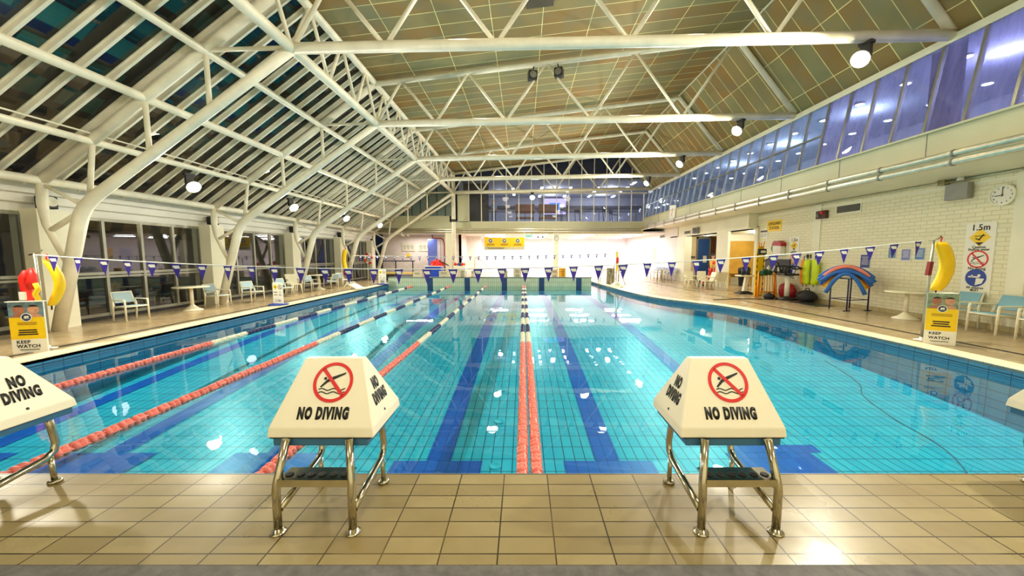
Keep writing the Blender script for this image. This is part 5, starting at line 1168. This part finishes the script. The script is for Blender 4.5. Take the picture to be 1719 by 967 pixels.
o = tag(obj('warning_triangle', B().prism([(-.2, 0, 0), (.2, 0, 0), (0, 0, .34)], (0, .03, 0)), yellow), 'yellow triangle sign on the far left room wall under the posters', 'sign'); o.location = (-9.1, 29.44, 1.55)
p = AY(621, 440, 22.3); t = thing('lifebuoy', 'red and white lifebuoy hanging on the far left pier by the yellow rescue tube', 'lifebuoy', (-10.3, 24.7, 1.45))
obj('stand_pole', B().tube([(0, .08, -1.45), (0, .08, .3)], .03, 8).tube([(0, .1, .28), (0, -.02, .28)], .02, 6), grey, t)
for k_ in range(8):
    a0 = k_ * PI / 4; b = B().tube([(.24 * math.cos(a0 + j * PI / 24), 0, .32 * math.sin(a0 + j * PI / 24)) for j in range(7)], .065, 8); obj('ring_section', b, foam_red if k_ % 2 == 0 else signwhite, t)
t = thing('fire_extinguisher', 'red fire extinguisher on the far left wall below the lifebuoy', 'extinguisher', (-10.57, 22.0, .35)); obj('cylinder', B().lathe([(.08, 0), (.09, .03), (.09, .45), (.05, .53), (.03, .56)], n=14), red, t); obj('handle', B().box(-.02, .1, -.02, .02, .56, .62), black, t); obj('hose', B().tube([(.05, 0, .56), (.13, 0, .45), (.13, 0, .2)], .014, 6), black, t)
# white pipes near the far fascia
o = tag(obj('bent_pipe', B().tube([(0, 0, .25), (0, 0, .08), (.05, 0, .02), (.2, 0, 0)], .05, 8).tube([(.35, 0, .15), (.4, 0, .04), (.55, 0, 0)], .05, 8), signwhite), 'short bent white pipe pieces under the left end of the far fascia', 'pipe'); q = AY(674, 396, 26.6); o.location = (q.x, 26.6, 3.06)
o = tag(obj('projector_pole', B().tube([(0, 0, 0), (0, 0, .55), (.05, 0, .6), (.55, 0, .35), (.85, 0, 0)], .025, 8).tube([(0, 0, 0), (0, 0, -.92)], .03, 8), galv), 'curved grey arm of a hoist behind the left middle of the bulkhead', 'arm'); q = AY(797, 449, 25); o.location = (q.x, 25, .92)
t = thing('toy_trolley', 'white trolley with colourful toys at the left side of the bright hall', 'trolley', (-4.3, 25.2, 0)); obj('basket', B().box(-.4, .4, -.25, .25, .6, .95).bevel(.02), signwhite, t); obj('frame', B().box(-.4, -.36, -.25, -.21, 0, .6).box(.36, .4, -.25, -.21, 0, .6).box(-.4, -.36, .21, .25, 0, .6).box(.36, .4, .21, .25, 0, .6), grey, t)
for i, m in enumerate((red, yellow, blue, green, foam_red, orange)):
    b = B().lathe([(.001, 0), (.08, .04), (.11, .12), (.07, .19), (.001, .22)], n=10); o = tag(obj('toy_ball', b, m), ['red', 'yellow', 'blue', 'green', 'bright red', 'orange'][i] + ' toy ball in the white trolley of the far hall', 'ball'); o.location = (-4.6 + .12 * i, 25.15 + .1 * (i % 2), .96)
# signs and boards of the far hall
for i, (u0, v0, u1, v1, m, l) in enumerate(((1086, 417, 1092, 437, mat('pale_lilac', (.78, .78, .90), .5), 'pale lilac panel on the far right brick wall'), (1096.5, 416, 1100.5, 437, mat('pale_orange', (.97, .80, .50), .5), 'pale orange poster on the far right brick wall'))):
    t, M, w, h = wall_board('wall_panel', l, 'poster', u0, v0, u1, v1, X=10.29, m=m); obj('small_print', lines(4, w * .6, h * .03, h * .15, 0, h * .8).xf(M), grey, t)
p = AY(1163.5, 432, 24.47); t = thing('door_plate', 'small black name plate on the cream wall left of the blue door', 'sign', p); obj('plate', B().box(-.13, .13, 0, .02, -.07, .07), black, t); obj('small_print', B().box(-.08, .08, -.003, 0, -.01, .01), signwhite, t)
p = (11.62, 21.45, 1.85); t = thing('door_plate', 'white plate with black print right of the column by the timber wall', 'sign', p); obj('plate', B().box(-.25, .25, 0, .02, -.15, .15), signwhite, t); obj('plate_print', B().box(-.17, .17, -.003, 0, -.08, .08), black, t)
# kickboards floating line: green frog reflection tube
# ---- gallery equipment behind far glass
t = thing('gallery_railing', 'thin dark railing behind the far gallery glass', 'railing', (0, 28.0, 4.06)); obj('top_rail', B().box(-2.6, 8.5, -.02, .02, .82, .87), darkgrey, t)
for k_ in range(9): obj('post', B().box(-2.6 + 1.38 * k_ - .02, -2.6 + 1.38 * k_ + .02, -.02, .02, 0, .84), darkgrey, t)
def machine(label, x, y, k, rz=0):
    t = thing('exercise_machine', label, 'exercise machine', (x, y, 4.06), rz, 'exercise machines in the gallery')
    obj('machine_base', B().box(-.3, .3, -.8, .8, 0, .18).bevel(.02), black, t); obj('upright', B().tube([(-.28, .6, .1), (-.26, .75, 1.2)], .03, 6).tube([(.28, .6, .1), (.26, .75, 1.2)], .03, 6), darkgrey, t); obj('console', B().box(-.3, .3, .68, .78, 1.1, 1.4), black, t)
    obj('handle', B().tube([(-.28, .72, 1.05), (-.28, .1, .95)], .025, 6).tube([(.28, .72, 1.05), (.28, .1, .95)], .025, 6), darkgrey, t)
for x, y, rz, l in ((3.5, 29, .4, 'dark exercise machine behind the far glass, left of centre mullion'), (4.9, 30.2, .7, 'dark exercise machine behind the far glass, beside another near the middle'), (7.0, 29.2, 1.0, 'exercise machine at the right of the far gallery, left one'), (8.0, 31.2, 1.0, 'exercise machine at the right of the far gallery, right one')): machine(l, x, y, 0, rz)
for i, u in enumerate((881, 920)):
    x = (u - CX) / FOC * 28.6; t = thing('lounge_chair', ('left' if i == 0 else 'right') + ' orange brown lounge chair behind the far gallery glass', 'chair', (x, 28.7, 4.06)); om = mat('tan_leather', (.62, .36, .22), .5)
    obj('backrest', B().box(-.75, .75, -.06, .06, .80, 1.5).bevel(.03), om, t); obj('seat', B().box(-.7, .7, 0, .6, .42, .55).bevel(.03), om, t)
    for sx in (-1, 1): obj('leg', B().box(sx * .65 - .03, sx * .65 + .03, -.03, .03, 0, .8).box(sx * .65 - .03, sx * .65 + .03, .5, .56, 0, .43), darkgrey, t)
p = AY(931, 347, 34.8); t = thing('wall_screen', 'lit blue and pink screen glowing at the back of the far gallery', 'screen', (p.x, 34.8, p.z)); obj('screen_panel', B().box(-1.05, 1.05, 0, .05, -.7, .75), emit('screen_lilac', (.72, .68, .95), 1.6), t); obj('screen_shape', B().box(-.5, .5, -.01, 0, -.3, .35), emit('screen_blue', (.25, .5, .95), 1.6), t); obj('screen_frame', B().box(-1.1, 1.1, .01, .09, -.75, .8), black, t)
# shelves of the side gallery: pillars and low benches seen through the blue glass
for i in range(5): 
    o = tag(obj('gallery_bench', B().box(-.25, .25, -.8, .8, .36, .44).box(-.2, .2, -.7, -.6, 0, .36).box(-.2, .2, .6, .7, 0, .36), mat('bench_lilac', (.80, .80, .95), .5)), 'pale bench behind the side gallery glass, ' + ['nearest', 'second', 'third', 'fourth', 'farthest'][i] + ' along the row', 'bench', 'benches of the side gallery'); o.location = (10.4, 7.5 + 3.2 * i, 4.19)
o = tag(obj('dark_column', B().box(-.2, .2, -.2, .2, 0, 2.75), mat('column_violet', (.20, .18, .30), .6)), 'dark column behind the blue side gallery glass near the right edge', 'column'); o.location = (10.2, 9.3, 4.19)
# ================================================================== people
def skin_body(name, J, E, m, parent, label=None, sub=1):
    """J: joint name -> (pos, (rx, ry)); E: edges; first joint is the root"""
    me = bpy.data.meshes.new(name); ks = list(J); ix = {k: i for i, k in enumerate(ks)}
    me.from_pydata([J[k][0] for k in ks], [(ix[a], ix[b]) for a, b in E], [])
    o = bpy.data.objects.new(name, me); C.objects.link(o); o.parent = parent; me.materials.append(m)
    md = o.modifiers.new('skin', 'SKIN'); md.use_smooth_shade = True
    for k in ks:
        s = me.skin_vertices[0].data[ix[k]]; s.radius = J[k][1]; s.use_root = (k == ks[0])
    sb = o.modifiers.new('sub', 'SUBSURF'); sb.levels = sub; sb.render_levels = sub
    return o
def person(label, loc, rz, top_m, leg_m, hair_m, walk=True, sleeve_m=None, shoe_m=None, trousers=True):
    t = thing('person', label, 'person', loc, rz)
    st = .42 if walk else .06
    J = {'pelvis': ((0, 0, .95), (.14, .10)), 'belly': ((0, 0, 1.10), (.135, .095)), 'chest': ((0, .01, 1.30), (.16, .11)), 'neckb': ((0, 0, 1.45), (.07, .06)), 'neck': ((0, .01, 1.50), (.05, .05)), 'head0': ((0, .015, 1.57), (.065, .075)), 'head1': ((0, .015, 1.66), (.078, .095)), 'head2': ((0, .01, 1.74), (.05, .06))}
    E = [('pelvis', 'belly'), ('belly', 'chest'), ('chest', 'neckb'), ('neckb', 'neck'), ('neck', 'head0'), ('head0', 'head1'), ('head1', 'head2')]
    for s, n in ((1, 'L'), (-1, 'R')):
        f = s * st
        J.update({'hip' + n: ((s * .09, 0, .90), (.085, .085)), 'knee' + n: ((s * .10, f * .45 + .05, .50), (.055, .055)), 'shin' + n: ((s * .10, f * .8, .28), (.052, .052)), 'ank' + n: ((s * .10, f * 1.15 - .02, .09), (.036, .036)), 'toe' + n: ((s * .11, f * 1.15 + .15, .035), (.035, .03))})
        E += [('pelvis', 'hip' + n), ('hip' + n, 'knee' + n), ('knee' + n, 'shin' + n), ('shin' + n, 'ank' + n), ('ank' + n, 'toe' + n)]
        a = -s * (.20 if walk else .02)
        J.update({'sho' + n: ((s * .17, 0, 1.41), (.058, .055)), 'elb' + n: ((s * .23, a * .5 - .02, 1.13), (.042, .042)), 'wri' + n: ((s * .24, a + .10, .90), (.027, .027)), 'palm' + n: ((s * .24, a + .12, .82), (.030, .018))})
        E += [('chest', 'sho' + n), ('sho' + n, 'elb' + n), ('elb' + n, 'wri' + n), ('wri' + n, 'palm' + n)]
        for i, (dy, ln) in enumerate(((-.030, .062), (-.010, .075), (.010, .080), (.030, .072))):
            J['f%d' % i + n] = ((s * .24, a + .12 + dy, .79), (.010, .010)); J['g%d' % i + n] = ((s * .232, a + .125 + dy, .79 - ln * .5), (.009, .009)); J['h%d' % i + n] = ((s * .215, a + .13 + dy, .79 - ln), (.007, .007))
            E += [('palm' + n, 'f%d' % i + n), ('f%d' % i + n, 'g%d' % i + n), ('g%d' % i + n, 'h%d' % i + n)]
        J['t0' + n] = ((s * .225, a + .165, .84), (.011, .011)); J['t1' + n] = ((s * .21, a + .19, .80), (.009, .009)); E += [('palm' + n, 't0' + n), ('t0' + n, 't1' + n)]
    J['nose'] = ((0, .115, 1.635), (.012, .014)); E.append(('head1', 'nose'))
    for s, n in ((1, 'L'), (-1, 'R')): J['ear' + n] = ((s * .082, .0, 1.64), (.010, .022)); E.append(('head1', 'ear' + n))
    body = skin_body('body', J, E, skin_m, t, sub=2)
    g = lambda k, e: (J[k][0], tuple(r + e for r in J[k][1]))
    JS = {'pelvis': g('pelvis', .012), 'belly': g('belly', .018), 'chest': g('chest', .016), 'neckb': g('neckb', .012)}; ES = [('pelvis', 'belly'), ('belly', 'chest'), ('chest', 'neckb')]
    for n in 'LR':
        s0, s1 = Vector(J['sho' + n][0]), Vector(J['elb' + n][0]); JS['sho' + n] = g('sho' + n, .018); JS['cuf' + n] = (tuple(s0.lerp(s1, .75)), (.062, .062)); ES += [('chest', 'sho' + n), ('sho' + n, 'cuf' + n)]
    sh = skin_body('shirt', JS, ES, top_m, t, sub=2)
    if sleeve_m:
        JV = {'a' + n: (tuple(Vector(J['sho' + n][0]).lerp(Vector(J['elb' + n][0]), .25)), (.078, .078)) for n in 'LR'}
        for n in 'LR': skin_body('sleeve', {'a': (tuple(Vector(J['sho' + n][0]).lerp(Vector(J['elb' + n][0]), .1)), (.080, .078)), 'b': (tuple(Vector(J['sho' + n][0]).lerp(Vector(J['elb' + n][0]), .85)), (.070, .070))}, [('a', 'b')], sleeve_m, t, sub=2)
    JP = {'pelvis': ((0, 0, .96), (.155, .118))}; EP = []
    for n in 'LR':
        JP['hip' + n] = g('hip' + n, .018); JP['knee' + n] = g('knee' + n, .022); EP += [('pelvis', 'hip' + n), ('hip' + n, 'knee' + n)]
        if trousers: JP['shin' + n] = g('shin' + n, .02); JP['ank' + n] = (tuple(Vector(J['ank' + n][0]) + Vector((0, 0, .05))), (.06, .06)); EP += [('knee' + n, 'shin' + n), ('shin' + n, 'ank' + n)]
    skin_body('trousers' if trousers else 'shorts', JP, EP, leg_m, t, sub=2)
    for n in 'LR':
        p = Vector(J['ank' + n][0]); skin_body('shoe', {'a': (tuple(p + Vector((0, -.02, -.03))), (.048, .048)), 'b': (tuple(p + Vector((.0, .08, -.042))), (.046, .038)), 'c': (tuple(p + Vector((0, .18, -.052))), (.040, .028))}, [('a', 'b'), ('b', 'c')], shoe_m or black, t, sub=2)
    b = B(); bmesh.ops.create_uvsphere(b.bm, u_segments=20, v_segments=14, radius=1)
    bmesh.ops.delete(b.bm, geom=[v for v in b.bm.verts if v.co.z < -.25 or (v.co.y > .35 and v.co.z < .35)], context='VERTS')
    for v in b.bm.verts: v.co = Vector((v.co.x * .092, v.co.y * .112 + .008, v.co.z * .105 + 1.68))
    for f in b.bm.faces: f.smooth = True
    obj('hair', b, hair_m, t)
    for s in (-1, 1): obj('eye', B().lathe([(.001, 0), (.010, .001), (.001, .006)], n=8, axis='y').xf(T(s * .032, .100, 1.665)), blackink, t)
    obj('mouth', B().box(-.022, .022, .098, .104, 1.592, 1.600), mat('lip', (.62, .28, .26), .5), t)
    return t
person('person in yellow and red lifeguard shirt walking past the column by the blue door', (10.40, 20.3, 0), -PI / 2 + .1, mat('guard_yellow', (.98, .76, .08), .6), mat('guard_red', (.90, .20, .14), .6), mat('hair_dark', (.16, .10, .07), .6), True, mat('guard_red', (.90, .20, .14), .6))
person('person in light blue top standing behind the far gallery glass at left', (-2.2, 28.38, 4.06), PI * .9, mat('top_blue', (.55, .72, .95), .6), mat('top_blue_leg', (.40, .52, .80), .6), mat('hair_black', (.05, .05, .06), .6), False)
for me in TXT.values(): bpy.data.meshes.remove(me)
